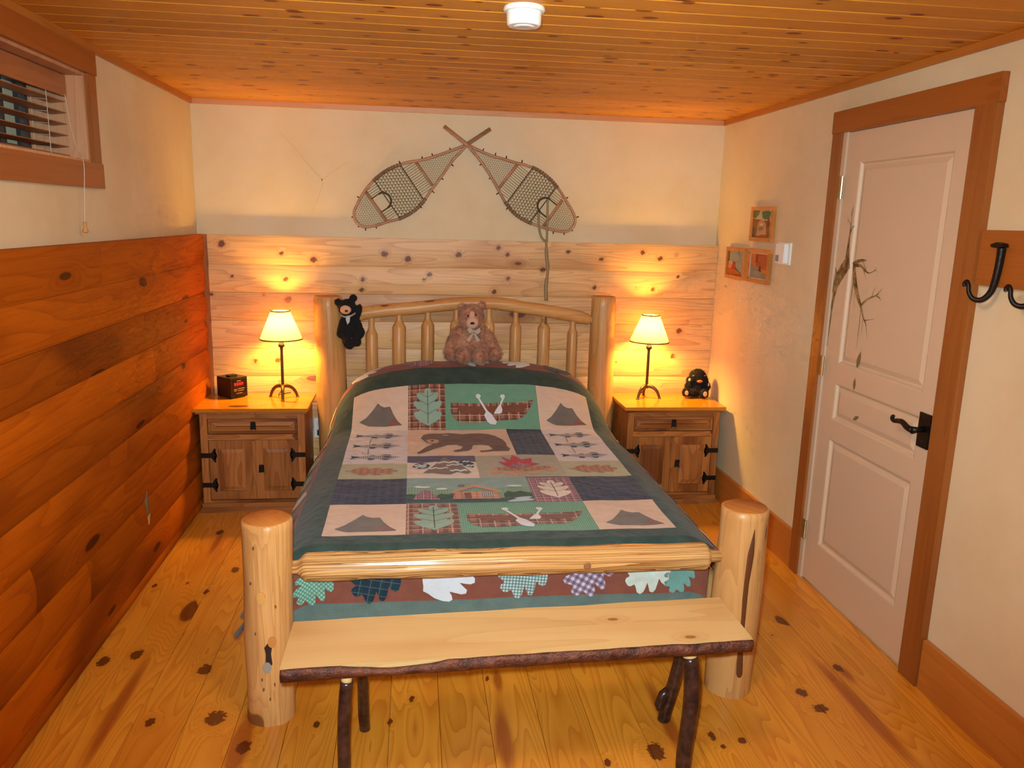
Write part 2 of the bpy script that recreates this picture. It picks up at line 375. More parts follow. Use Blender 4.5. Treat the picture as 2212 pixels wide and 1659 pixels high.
def build_shell():
    # floor: sub-floor with one object for each board
    fl_ = tag(obj('floor', bx((-0.1, YF, -0.06), (W+0.1, 0.1, -0.021)), M['trimx']), 'wide knotty pine board floor', kind='structure')
    x = 1.143 - 0.1655*7; k = 0
    rnd = random.Random(3)
    while x < W:
        x0, x1 = max(x, 0.0), min(x+0.1655, W); y = YF; cut = YF + rnd.uniform(0.6, 2.6)
        ends = [YF, cut if rnd.random() < 0.75 else None, 0.0]; ends = [e for e in ends if e is not None]
        if x1 - x0 > 0.01:
            for a, b in zip(ends, ends[1:]):
                xa, xb, nn = x0+0.0006, x1-0.0006, 14
                pl = [(xa, -0.02), (xa, -0.0012)] + [(xa+0.0012+(xb-xa-0.0024)*i/nn, 0.0) for i in range(nn+1)] + [(xb, -0.0012), (xb, -0.02)]
                ym = max(a+0.0006, -2.9)
                bm = board(pl, lambda u, v, t: (u, t, v), a+0.0006, b-0.0006, 0.014 if b > -2.9 else 1.0)
                obj('floor_plank', knotify(bm, FLOOR_KNOT_LIST, FLOOR_STREAKS), M['floor'], fl_)
        x += 0.1655
    # ceiling
    ce = tag(obj('ceiling', bx((-0.1, YF, ZC+0.014), (W+0.1, 0.1, ZC+0.08)), M['trimx']), 'tongue and groove pine ceiling', kind='structure')
    y = 0.0; p = 0.1165
    while y > YF:
        y1 = max(y-p, YF); h = 0.006
        poly = [(y, ZC+0.012), (y, ZC+h), (y-h*0.9, ZC), (y1+h*0.9, ZC), (y1, ZC+h), (y1, ZC+0.012)]
        bm = prism(B(), poly, lambda u, v, t: (t, u, v), 0.0, W)
        obj('ceiling_board', bm, M['ceiling'], ce); y -= p
    # left wall with the window opening
    wy0, wy1, wz0, wz1 = -2.75, -1.465, 1.81, 2.135
    bm = B()
    box(bm, (-0.30, YF, 0), (0, 0.1, wz0)); box(bm, (-0.30, YF, wz1), (0, 0.1, ZC+0.08)); box(bm, (-0.30, wy1, wz0), (0, 0.1, wz1)); box(bm, (-0.30, YF, wz0), (0, wy0, wz1))
    wl = tag(obj('wall_left', bm, M['plaster']), 'cream plaster wall above log siding', kind='structure')
    wb = tag(obj('wall_back', bx((0, 0, 0), (W, 0.12, ZC+0.08)), M['plaster']), 'cream plaster wall behind the bed', kind='structure')
    # right wall with door opening
    dy0, dy1, dz = -1.40, -2.245, 2.055
    bm = B(); box(bm, (W, dy0, 0), (W+0.14, 0.12, ZC+0.08)); box(bm, (W, YF, 0), (W+0.14, dy1, ZC+0.08)); box(bm, (W, dy1, dz), (W+0.14, dy0, ZC+0.08))
    wr = tag(obj('wall_right', bm, M['plaster']), 'cream plaster wall with the door', kind='structure')
    tag(obj('wall_front', bx((-0.1, YF-0.1, 0), (W+0.1, YF, ZC+0.08)), M['plaster']), 'plaster wall behind the photographer', kind='structure')
    # half-log siding, one object for each board
    def prof(z0, z1, d0=0.026, d1=0.044, n=13, flip=False):
        pts = [(0.001, z0+0.0008)]
        for i in range(n):
            a = i/(n-1); zz = z0+0.0008+(z1-z0-0.0016)*a
            d = d0 + (d1-d0)*math.sin(math.pi*a)**0.75
            pts.append((d, zz))
        pts.append((0.001, z1-0.0008)); return pts
    joints_left = {9: [-1.55], 8: [-2.6], 7: [-3.0], 6: [-1.02, -3.3], 5: [-2.9], 4: [-1.45], 3: [-2.3], 2: [-1.9], 1: [-2.6]}
    for i, (z0, z1) in enumerate(zip(SEAMS, SEAMS[1:])):
        top = i == len(SEAMS)-2
        pl = prof(z0, z1, .034, .046); pb = prof(z0, z1, .035, .043)
        if top:
            pl, pb = [[(0.001, z0+0.0008)] + [(e0+(e1-e0)*math.sin(math.pi*min(1, a*0.8))**0.75, z0+(z1-z0)*a) for a in [k/12 for k in range(13)]] + [(0.001, z1)] for e0, e1 in ((.034, .046), (.035, .043))]
        ys = sorted([YF, -0.001] + joints_left.get(i, []))
        for a, b in zip(ys, ys[1:]):
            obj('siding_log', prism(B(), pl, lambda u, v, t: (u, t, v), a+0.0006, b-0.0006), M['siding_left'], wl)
        xs = [0.062, W-0.001] + ([[1.9], [], [1.2], [], [2.4], [0.9]][i % 6] if i in (1, 3, 4) else [])
        xs.sort()
        for a, b in zip(xs, xs[1:]):
            bm = board(pb, lambda u, v, t: (t, -u, v), a+0.0006, b-0.0006, 0.012 if z1 > 0.6 else 1.0)
            obj('siding_log', knotify(bm, BACK_KNOTS), M['siding_back'], wb)
    tag(obj('trim_1', bx((0.034, -0.052, 0), (0.0615, -0.001, HW)), M['trimz'], bevel=0.004), 'narrow vertical pine strip in the left rear corner', kind='structure')
    # crown strips
    tag(obj('trim_2', bx((0.0, -0.014, 2.221), (W, -0.0005, ZC-0.0005)), M['trimx'], bevel=0.002), 'flat pine strip along the top of the rear wall', kind='structure')
    tag(obj('trim_3', bx((0.0005, YF, 2.221), (0.014, -0.0145, ZC-0.0005)), M['base'], bevel=0.002), 'flat pine strip along the top of the left wall', kind='structure')
    tag(obj('trim_4', bx((W-0.014, YF, 2.221), (W-0.0005, -0.0145, ZC-0.0005)), M['base'], bevel=0.002), 'flat pine strip along the top of the right wall', kind='structure')
    bb = empty('baseboard_right', (W-0.01, -2, 0), 'tall pine baseboard along the right wall', kind='structure')
    obj('baseboard_length', bx((W-0.02, -1.329, 0.0), (W-0.0005, -0.046, 0.190)), M['base'], bb, bevel=0.003)
    obj('baseboard_length', bx((W-0.02, YF, 0.0), (W-0.0005, -2.351, 0.190)), M['base'], bb, bevel=0.003)
    # faint branch painted on the rear plaster
    tw = flat(222, 194, 146, 0.9, name='faint_painted_twig')
    bm = B()
    for pts in ([(.645,1.648),(.67,1.72),(.686,1.753),(.704,1.831),(.66,1.88),(.614,1.93),(.55,2.01),(.478,2.088)], [(.700,1.833),(.73,1.855),(.767,1.884),(.846,1.938)]):
        P = catmull([(a, b, 0) for a, b in pts], 4); L = []
        for i, p in enumerate(P):
            dd = P[min(i+1, len(P)-1)]-P[max(i-1, 0)]; n_ = Vector((-dd.y, dd.x, 0)).normalized()*(.0032-.0016*abs(i/len(P)-.4))
            L.append((bm.verts.new((p.x+n_.x, -0.0005, p.y+n_.y)), bm.verts.new((p.x-n_.x, -0.0005, p.y-n_.y))))
        for u, v in zip(L, L[1:]): bm.faces.new((u[0], u[1], v[1], v[0]))
    obj('painted_branch', bm, tw, wb)
    # knot scar with a pale chip low on the left siding
    s = obj('knot_scar', prism(B(), [(-1.262, .30), (-1.244, .296), (-1.234, .33), (-1.236, .37), (-1.246, .42), (-1.252, .37)], lambda u, v, t: (t, u, v), 0.030, 0.0475), flat(120, 92, 58, 0.6), wl)
    obj('pale_chip', prism(B(), [(-1.262, .302), (-1.230, .306), (-1.250, .262)], lambda u, v, t: (t, u, v), 0.02, 0.0485), flat(232, 176, 110, 0.6), s)
    return wl, wb, wr
WL, WB, WR = build_shell()

# ------------------------------------------------------------------ window, blind
def build_window():
    w = empty('window_1', (0, -2.1, 1.81), 'small high window in a wide pine casing', kind='structure')
    y0, y1, z0, z1 = -2.75, -1.465, 1.81, 2.135
    x = 0.02
    obj('casing', bx((0.0005, y0-0.09, z1), (x, y1+0.075, 2.2205)), M['trim'], w, bevel=0.003)
    obj('casing', bx((0.0005, y0-0.09, 1.717), (x, y1+0.075, z0)), M['trim'], w, bevel=0.003)
    obj('casing', bx((0.0005, y1, z0+0.0005), (x-0.003, y1+0.068, z1-0.0005)), M['trimz'], w, bevel=0.003)
    obj('casing', bx((0.0005, y0-0.08, z0+0.0005), (x-0.003, y0, z1-0.0005)), M['trimz'], w, bevel=0.003)
    lt = wood('pale_jamb', (226, 170, 126), (190, 120, 78), axis=2, sa=1, sb=12, rings=4, ring_amt=0.4, density=0.15, rough=0.5)
    obj('jamb', bx((-0.245, y1-0.012, z0+0.012), (0.0, y1-0.0005, z1-0.012)), lt, w)
    obj('jamb', bx((-0.245, y0+0.0005, z0+0.012), (0.0, y0+0.012, z1-0.012)), lt, w)
    obj('sill', bx((-0.245, y0+0.0005, z0+0.0005), (0.0, y1-0.0005, z0+0.0115)), lt, w)
    obj('head_jamb', bx((-0.245, y0+0.0005, z1-0.0115), (0.0, y1-0.0005, z1-0.0005)), lt, w)
    fr = flat(70, 62, 58, 0.5, name='dark_sash')
    bm = B(); box(bm, (-0.24, y0+0.012, z0+0.012), (-0.20, y1-0.012, z0+0.05)); box(bm, (-0.24, y0+0.012, z1-0.05), (-0.20, y1-0.012, z1-0.012))
    box(bm, (-0.24, y1-0.035, z0+0.05), (-0.20, y1-0.012, z1-0.05)); box(bm, (-0.24, y0+0.012, z0+0.05), (-0.20, y0+0.06, z1-0.05))
    sash = obj('sash', bm, fr, w)
    yy = [y1-0.035, -1.66, -1.90, -2.12, -2.34, -2.56, y0+0.06]
    for a in yy[1:-1]: obj('muntin', bx((-0.235, a-0.009, z0+0.05), (-0.205, a+0.009, z1-0.05)), fr, sash)
    for a, b in zip(yy, yy[1:]): obj('pane', bx((-0.222, b+0.009, z0+0.05), (-0.218, a-0.009, z1-0.05)), M['glass'], sash)
    # wooden slat blind
    bl = empty('window_blind', (-0.09, -2.1, 1.83), 'wooden slat blind lowered in the high left window', 'blind')
    sm = wood('blind_wood', (176, 112, 70), (140, 82, 46), axis=1, sa=1, sb=20, rings=4, ring_amt=0.3, density=0.0, rough=0.4)
    obj('valance', bx((-0.075, y0+0.02, 2.045), (-0.060, y1-0.016, 2.120)), sm, bl, bevel=0.002)
    z = 2.025; k = 0
    while z > 1.84:
        Mx = Matrix.Translation((-0.092, 0, z)) @ Matrix.Rotation(math.radians(-7), 4, 'Y')
        obj('slat', bx((-0.026, y0+0.022, -0.0014), (0.026, y1-0.016, 0.0014), Mx), sm, bl); z -= 0.0405
    obj('bottom_rail', bx((-0.118, y0+0.022, 1.824), (-0.066, y1-0.016, 1.836)), sm, bl)
    cordm = flat(214, 196, 176, 0.8, name='blind_cord')
    for yc in (-1.64, -2.55):
        for xx in (-0.066, -0.118):
            obj('ladder_cord', tube(B(), [(xx, yc, 2.05), (xx, yc, 1.83)], 0.0013, 6), cordm, bl)
        for zz in [2.018-0.0405*i for i in range(5)]:
            obj('ladder_rung', tube(B(), [(-0.066, yc, zz-.003), (-0.118, yc, zz)], 0.001, 5), cordm, bl)
    P = catmull([(-0.058, -1.50, 2.05), (-0.045, -1.51, 1.95), (-0.015, -1.545, 1.86), (0.026, -1.60, 1.805), (0.030, -1.625, 1.70), (0.030, -1.645, 1.59)], 6)
    pc = obj('pull_cord', tube(B(), P, 0.0014, 6), cordm, bl)
    bm = lathe(B(), [(0.004, 1.592), (0.008, 1.585), (0.005, 1.578), (0.006, 1.570), (0.0105, 1.562), (0.0105, 1.556), (0.006, 1.552)], 0.030, -1.645, 12)
    tz = obj('cord_tassel', bm, flat(196, 140, 84, 0.5, name='tassel_wood'), bl, smooth=True)
build_window()

# ------------------------------------------------------------------ door
def build_door():
    d = empty('door_1', (W, -1.82, 0), 'cream three-panel door with a painted branch', kind='structure')
    xs = W-0.002
    y0, y1, z0, z1 = -1.434, -2.212, 0.008, 2.04
    pn = [(-1.540, -2.138, 1.058, 1.917), (-1.545, -2.139, 0.806, 0.971), (-1.541, -2.135, 0.208, 0.718)]
    bm = B(); t = 0.035
    box(bm, (xs, pn[0][0], z0), (xs+t, y0, z1)); box(bm, (xs, y1, z0), (xs+t, pn[0][1], z1))
    zs = [(z0, pn[2][2]), (pn[2][3], pn[1][2]), (pn[1][3], pn[0][2]), (pn[0][3], z1)]
    for a, b in zs: box(bm, (xs, pn[0][1], a), (xs+t, pn[0][0], b))
    slab = obj('door_slab', bm, M['door'], d)
    for (ya, yb, za, zb) in pn:
        ya, yb = pn[0][0], pn[0][1]
        bm = B(); i1, i2 = 0.022, 0.045
        def ringv(ins, x): return [bm.verts.new(p) for p in ((x, ya-ins, za+ins), (x, yb+ins, za+ins), (x, yb+ins, zb-ins), (x, ya-ins, zb-ins))]
        R = [ringv(0, xs), ringv(0.006, xs+0.002), ringv(0.012, xs+0.012), ringv(0.020, xs+0.013), ringv(0.040, xs+0.006), ringv(0.042, xs+0.006)]
        for A, Bq in zip(R, R[1:]):
            for k in range(4): bm.faces.new((A[k], A[(k+1) % 4], Bq[(k+1) % 4], Bq[k]))
        bm.faces.new(R[-1]); bmesh.ops.recalc_face_normals(bm, faces=bm.faces)
        for f in bm.faces:
            if f.normal.x > 0: f.normal_flip()
        obj('panel', bm, M['door'], slab)
    # jamb and casing
    obj('jamb', bx((W-0.010, -1.431, 0.0), (W+0.13, -1.4005, 2.054)), M['door'], d)
    obj('jamb', bx((W-0.006, -2.2445, 0.0), (W+0.13, -2.215, 2.054)), M['trimz'], d)
    obj('jamb', bx((W-0.004, -2.2145, 2.042), (W+0.13, -1.4315, 2.0545)), M['trimx'], d)
    obj('casing', bx((W-0.022, -1.402, 0), (W-0.0005, -1.330, 2.0425)), M['trimz'], d, bevel=0.004)
    obj('casing', bx((W-0.028, -2.346, 0), (W-0.0005, -2.247, 2.0425)), M['trimz'], d, bevel=0.008, seg=2)
    obj('casing', bx((W-0.026, -2.350, 2.043), (W-0.0005, -1.328, 2.134)), M['trim'], d, bevel=0.008, seg=2)
    for za, zb in ((1.765, 1.860), (0.983, 1.073), (0.192, 0.286)):
        h = obj('hinge', tube(B(), [(W-0.012, -1.432, za), (W-0.012, -1.432, zb)], 0.006, 10), M['brass'], d)
        obj('hinge_leaf', bx((W-0.0125, -1.428, za), (W-0.0103, -1.406, zb)), M['brass'], h)
    # lever handle on a square plate
    pl = obj('handle_plate', bx((xs-0.006, -2.211, 0.862), (xs, -2.146, 0.990)), M['iron'], d, bevel=0.001)
    obj('screw', lathe(B(), [(0.004, 0), (0.0035, 0.002)], 0, 0, 10), M['lampiron'], pl).matrix_basis = Matrix.Translation(Vector((xs-0.006, -2.178, 0.885))-WO[pl.name]) @ Matrix.Rotation(math.radians(-90), 4, 'Y')
    P = [(xs-0.004, -2.180, 0.932), (xs-0.030, -2.180, 0.930), (xs-0.052, -2.178, 0.929)]
    lv = obj('lever', tube(B(), P, [0.012, 0.010, 0.014], 14), M['iron'], d, smooth=True)
    P = catmull([(xs-0.052, -2.180, 0.929), (xs-0.056, -2.155, 0.934), (xs-0.056, -2.125, 0.945), (xs-0.056, -2.098, 0.943), (xs-0.056, -2.075, 0.938), (xs-0.056, -2.062, 0.942), (xs-0.056, -2.062, 0.951), (xs-0.056, -2.068, 0.954)], 5)
    n = len(P); obj('lever_arm', tube(B(), P, [0.012-0.0065*(i/n) for i in range(n)], 12), M['iron'], lv, smooth=True)
    # branch and falling leaves painted on the paintwork
    pm = NT('painted_bark'); co = pm.coords('object'); nz = pm.noise(co, 22.0, 3.0)
    pm.set(Base_Color=pm.mix(pm.maprange(nz, 0.38, 0.62, 0, 1), rgb(88, 60, 28), rgb(178, 140, 86)), Roughness=0.7); pm = pm.m
    F = 0.0008
    CNT = [0.0]
    def strip(bm, pts, ws):
        CNT[0] += 0.00006
        P = catmull([(y, z, w) for (y, z), w in zip(pts, ws)], 5); L = []
        for i, p in enumerate(P):
            dd = P[min(i+1, len(P)-1)] - P[max(i-1, 0)]; n_ = Vector((-dd.y, dd.x)); n_.normalize(); w = max(0.0008, p.z)/2
            x = xs-F-CNT[0]
            L.append((bm.verts.new((x, p.x+n_.x*w, p.y+n_.y*w)), bm.verts.new((x, p.x-n_.x*w, p.y-n_.y*w))))
        for a, b in zip(L, L[1:]): bm.faces.new((a[0], a[1], b[1], b[0]))
    bm = B()
    strip(bm, [(-1.436, 1.12), (-1.440, 1.22), (-1.446, 1.34), (-1.468, 1.42), (-1.508, 1.47), (-1.535, 1.50)], [.004, .008, .022, .05, .06, .05])
    strip(bm, [(-1.530, 1.47), (-1.524, 1.54), (-1.524, 1.60), (-1.526, 1.66), (-1.524, 1.73)], [.05, .024, .012, .006, .001])
    strip(bm, [(-1.524, 1.655), (-1.506, 1.672), (-1.494, 1.684)], [.005, .003, .001]); strip(bm, [(-1.505, 1.672), (-1.492, 1.668)], [.003, .001])
    strip(bm, [(-1.525, 1.60), (-1.537, 1.64), (-1.556, 1.652)], [.007, .005, .002]); strip(bm, [(-1.525, 1.69), (-1.518, 1.71)], [.003, .001]); strip(bm, [(-1.525, 1.70), (-1.534, 1.73)], [.003, .001])
    strip(bm, [(-1.472, 1.41), (-1.452, 1.44), (-1.440, 1.47)], [.03, .016, .004]); strip(bm, [(-1.438, 1.36), (-1.438, 1.44)], [.012, .004])
    obj('painted_branch', bm, pm, slab)
    bm = B(); F = 0.0006
    strip(bm, [(-1.566, 1.49), (-1.60, 1.505), (-1.64, 1.512), (-1.668, 1.512)], [.02, .016, .010, .002])
    strip(bm, [(-1.572, 1.488), (-1.63, 1.488), (-1.67, 1.468), (-1.70, 1.464), (-1.735, 1.478), (-1.742, 1.492)], [.016, .012, .008, .004, .003, .001])
    strip(bm, [(-1.64, 1.512), (-1.655, 1.49), (-1.675, 1.47)], [.006, .005, .002]); strip(bm, [(-1.645, 1.485), (-1.665, 1.455), (-1.68, 1.438)], [.006, .003, .001]); strip(bm, [(-1.735, 1.478), (-1.752, 1.474)], [.002, .001])
    strip(bm, [(-1.576, 1.485), (-1.592, 1.43), (-1.622, 1.372), (-1.66, 1.325)], [.020, .028, .024, .014])
    strip(bm, [(-1.66, 1.325), (-1.70, 1.355), (-1.745, 1.372), (-1.782, 1.385)], [.012, .008, .006, .002]); strip(bm, [(-1.755, 1.376), (-1.785, 1.372), (-1.80, 1.36)], [.005, .004, .001])
    strip(bm, [(-1.765, 1.38), (-1.79, 1.40), (-1.80, 1.41)], [.004, .002, .001]); strip(bm, [(-1.735, 1.37), (-1.742, 1.395), (-1.755, 1.41)], [.004, .002, .001])
    strip(bm, [(-1.66, 1.325), (-1.69, 1.28), (-1.715, 1.252), (-1.735, 1.20)], [.014, .008, .004, .001]); strip(bm, [(-1.70, 1.268), (-1.74, 1.277), (-1.77, 1.283)], [.005, .002, .001])
    strip(bm, [(-1.665, 1.31), (-1.667, 1.24), (-1.665, 1.14)], [.005, .003, .001]); strip(bm, [(-1.69, 1.28), (-1.69, 1.24), (-1.686, 1.21)], [.004, .002, .001])
    strip(bm, [(-1.585, 1.43), (-1.583, 1.37), (-1.572, 1.32)], [.005, .003, .001]); strip(bm, [(-1.60, 1.40), (-1.608, 1.35), (-1.607, 1.31)], [.005, .002, .001])
    for v in bm.verts: v.co.x += 0.006
    obj('painted_branch', bm, pm, slab)
    lf = flat(128, 108, 62, 0.7, name='painted_leaf')
    for (y, z, a, l, hx) in ((-1.690, 1.098, 0.25, .07, .006), (-1.712, 1.030, -0.45, .055, .006), (-1.690, 0.995, 0.0, .05, 0), (-1.72, 0.856, 1.1, .045, .006)):
        bm = B(); c, s = math.cos(a), math.sin(a)
        if hx: x = xs+0.006-0.0006
        else: x = xs-0.0008
        pts = [(0, .6), (.16, .25), (.2, -.05), (.1, -.35), (0, -.5), (-.15, -.3), (-.2, 0), (-.14, .3)]
        f = bm.faces.new([bm.verts.new((x, y+(p*c-q*s)*l, z+(p*s+q*c)*l)) for p, q in pts]); bmesh.ops.triangulate(bm, faces=[f])
        obj('painted_leaf', bm, lf, slab)
build_door()

# ------------------------------------------------------------------ log bed
def build_bed():
    bed = empty('log_bed', (1.55, -1.25, 0), 'peeled log bed with arched headboard against the back wall', 'bed')
    def post(cx, cy, top, prof, lean=(0, 0), seg=32):
        bm = B(); n = 22; pts = []; rs = []
        for i in range(n+1):
            a = i/n; z = top*a
            pts.append((cx+lean[0]*a, cy+lean[1]*a, z)); k = a*(len(prof)-1); j = min(int(k), len(prof)-2); rs.append(prof[j]+(prof[j+1]-prof[j])*(k-j))
        pts = pts[:-1] + [(pts[-1][0], pts[-1][1], top-0.006), pts[-1]]; rs = rs[:-1] + [rs[-1], rs[-1]-0.006]
        pts[0:0] = []; tube(bm, pts, rs, seg, wob=0.05); bm.normal_update()
        for f in bm.faces:
            if f.normal.z > 0.9: f.material_index = 1
        return obj('post', bm, [M['log_z'], M['endgrain']], bed, smooth=True, angle=0.9)
    hl = post(0.765, -0.15, 1.188, [.088, .088, .086, .088, .084, .080], (-0.030, 0))
    hr = post(2.355, -0.15, 1.208, [.080, .080, .078, .076, .074, .073], (-0.010, 0))
    f1 = post(0.750, -2.31, 0.692, [.079, .077, .079, .076, .077, .079], (0.008, 0))
    f2 = post(2.352, -2.285, 0.690, [.082, .083, .087, .086, .083, .080], (0.010, 0))
    # arched head rail
    P = catmull([(0.80, -.15, 1.040), (0.93, -.15, 1.088), (1.08, -.15, 1.112), (1.24, -.15, 1.126), (1.40, -.15, 1.146), (1.56, -.15, 1.158), (1.724, -.15, 1.155), (1.90, -.15, 1.130), (2.06, -.15, 1.108), (2.20, -.15, 1.083), (2.255, -.15, 1.070), (2.33, -.15, 1.060)], 5)
    rs = [0.022 if p.x < 0.86 or p.x > 2.262 else 0.037 for p in P]
    for i in range(1, len(P)-1):
        if 2.225 < P[i].x <= 2.262: rs[i] = 0.032
    obj('head_rail', tube(B(), P, rs, 20, wob=0.06), M['log_x'], bed, smooth=True)
    def railz(x):
        for a, b in zip(P, P[1:]):
            if a.x <= x <= b.x: return a.z + (b.z-a.z)*(x-a.x)/(b.x-a.x)
    for x, sh, r in ((0.981, .985, .0345), (1.138, 1.03, .039), (1.304, 1.04, .0375), (1.469, 1.045, .036), (1.661, 1.045, .034), (1.820, 1.035, .0335), (1.990, 1.03, .0365), (2.164, 1.00, .031)):
        zt = railz(x)-0.02
        pts = [(.016, zt), (.0165, sh+0.035), (.019, sh+0.018), (r*.86, sh-0.006), (r, sh-0.016), (r*1.01, sh-0.2), (r*.98, .55), (r*.99, .42), (.018, .40), (.018, .36)]
        bm = B(); tube(bm, [(x, -.15, z) for _, z in pts], [q for q, _ in pts], 18, wob=0.05)
        obj('spindle', bm, M['log_z'], bed, smooth=True, angle=0.8)
    obj('lower_head_rail', tube(B(), [(0.80, -.15, .345), (0.86, -.15, .345), (0.88, -.15, .345), (2.24, -.15, .345), (2.26, -.15, .345), (2.32, -.15, .345)], [.024, .024, .045, .045, .024, .024], 18), M['log_x'], bed, smooth=True)
    # foot rail with turned tenons
    xs = [0.80, 0.842, 0.852, 0.862, 0.870] + [0.88+1.34*i/20 for i in range(21)] + [2.228, 2.236, 2.246, 2.33]
    rs = [.022, .0225, .027, .038, .045] + [.047+0.002*math.sin(i*1.3) for i in range(21)] + [.045, .036, .023, .022]
    obj('foot_rail', tube(B(), [(x, -2.292, 0.513) for x in xs], rs, 28, wob=0.05), M['log_check'], bed, smooth=True)
    fr = [o for o in bed.children if o.name.startswith('foot_rail')][0]
    k = lathe(B(), [(0.013, 0.0), (0.010, 0.0025)], 0, 0, 16); ko = obj('knot', k, flat(150, 96, 62, 0.5), fr)
    ko.matrix_basis = Matrix.Translation(Vector((1.80, -2.3405, 0.510))-WO[fr.name]) @ Matrix.Rotation(math.radians(90), 4, 'X')
    for x in (0.775, 2.33):
        obj('side_rail', tube(B(), [(x, -0.10, .30), (x, -0.22, .30), (x, -0.25, .30), (x, -2.20, .30), (x, -2.23, .30), (x, -2.29, .30)], [.03, .03, .05, .05, .03, .03], 18, wob=0.05), M['log_y'], bed, smooth=True)
    # scars on the foot posts
    def on_post(cx, cy, R, poly, dz, name, mat, par, th=0.0016):
        bm = B(); vs = []
        def pt(a, z, e): return (cx+(R+e)*math.sin(a), cy-(R+e)*math.cos(a), z)
        n = len(poly); A = [bm.verts.new(pt(a, z, th)) for a, z in poly]; Bq = [bm.verts.new(pt(a, z, -0.006)) for a, z in poly]
        f = bm.faces.new(A); bmesh.ops.triangulate(bm, faces=[f])
        for i in range(n): bm.faces.new((A[i], Bq[i], Bq[(i+1) % n], A[(i+1) % n]))
        bmesh.ops.recalc_face_normals(bm, faces=bm.faces); return obj(name, bm, mat, par)
    scar = flat(98, 54, 26, 0.5, name='dark_scar'); sc2 = flat(46, 28, 18, 0.6, name='charred_hole')
    def strip_poly(mid):  # (angle, z, half-width angle)
        return [(a-w, z) for a, z, w in mid] + [(a+w, z) for a, z, w in reversed(mid)]
    mid = [(.03, .640, .004), (.01, .60, .07), (-.03, .55, .13), (-.06, .50, .12), (-.10, .44, .10), (-.11, .36, .10), (-.11, .28, .10), (-.09, .20, .10), (-.07, .14, .13), (-.05, .10, .13), (-.04, .088, .07)]
    full = []
    for (a, z, w), (a1, z1, w1) in zip(mid, mid[1:]):
        for i in range(4): q = i/4; full.append((a+(a1-a)*q, z+(z1-z)*q, w+(w1-w)*q))
    full.append(mid[-1])
    bm = B(); L = []
    for a, z, w in full:
        row = []
        for d in (-1, -.5, 0, .5, 1):
            aa = a+w*d; e = 0.0032 if abs(d) < 1 else 0.001
            row.append(bm.verts.new((2.360+(.0855+e)*math.sin(aa), -2.285-(.0855+e)*math.cos(aa), z)))
        L.append(row)
    for r0, r1 in zip(L, L[1:]):
        for k in range(4): bm.faces.new((r0[k], r0[k+1], r1[k+1], r1[k]))
    obj('bark_scar', bm, scar, f2)
    def circ(a, z, ra, rz, n=14): return [(a+ra*math.cos(2*math.pi*i/n), z+rz*math.sin(2*math.pi*i/n)) for i in range(n)]
    on_post(.754, -2.31, .078, circ(-.10, .455, .17, .021), 0, 'knot', flat(214, 156, 84, 0.5), f1, 0.003)
    on_post(.754, -2.31, .078, circ(.26, .302, .17, .019), 0, 'knot', flat(196, 128, 66, 0.5), f1, 0.004)
    on_post(.754, -2.31, .078, [(-.05, .285), (.08, .298), (.26, .290), (.20, .262), (.24, .225), (.10, .212), (-.02, .235), (.0, .262)], 0, 'knot_hole', sc2, f1, 0.003)
    on_post(.754, -2.31, .078, circ(.03, .215, .17, .019), 0, 'knot', flat(150, 142, 128, 0.5), f1, 0.005)
    for (a, z) in ((-.35, .62), (-.55, .50), (.45, .42), (-.2, .17), (.3, .15), (-.4, .33), (.1, .10), (-.15, .135)):
        on_post(.754, -2.31, .078, circ(a, z, .035, .006, 8), 0, 'knot', flat(120, 80, 44, 0.6), f1, 0.0015)
    m = tag(obj('mattress', bx((0.86, -2.19, 0.30), (2.23, -0.24, 0.515)), flat(226, 222, 214, 0.9), bevel=0.04, seg=4, smooth=True), 'thick mattress under the quilt on the log bed', 'mattress')
    return bed
BED = build_bed()

# ------------------------------------------------------------------ quilt
QC = 1.54
_prof_pos = [(-2.13, .55), (-.79, .55), (-.757, .556), (-.70, .600), (-.62, .678), (-.54, .750), (-.49, .787), (-.44, .815), (-.39, .834), (-.34, .844), (-.30, .842), (-.26, .826), (-.232, .79), (-.222, .72)]
_prof_neg = [(-2.13, .55), (-2.195, .55), (-2.215, .545), (-2.228, .532), (-2.234, .515), (-2.236, .49), (-2.238, .19)]
def arclen(pts):
    L = [0.0]
    for a, b in zip(pts, pts[1:]): L.append(L[-1]+math.hypot(b[0]-a[0], b[1]-a[1]))
    return L
_Lp, _Ln = arclen(_prof_pos), arclen(_prof_neg)
def interp(L, pts, t):
    if t <= 0: return pts[0]
    for i in range(len(L)-1):
        if t <= L[i+1]:
            k = (t-L[i])/(L[i+1]-L[i]); return tuple(a+(b-a)*k for a, b in zip(pts[i], pts[i+1]))
    return pts[-1]
_lat = [(0, 0), (.66, 0), (.70, -.012), (.74, -.040), (.78, -.075), (.82, -.12), (.85, -.18), (.875, -.25), (.905, -.32), (.955, -.375), (1.02, -.41)]
_Ll = arclen(_lat)
def sstep(a, b, x):
    k = max(0.0, min(1.0, (x-a)/(b-a))); return k*k*(3-2*k)
_g = [(0, 1), (.2, .99), (.32, .97), (.44, .91), (.52, .84), (.58, .76), (.64, .62), (.70, .43), (.76, .25), (.84, .10), (.95, 0), (9, 0)]
def gfun(d):
    for (a, u), (b, v) in zip(_g, _g[1:]):
        if d <= b: return u+(v-u)*(d-a)/(b-a)
    return 0
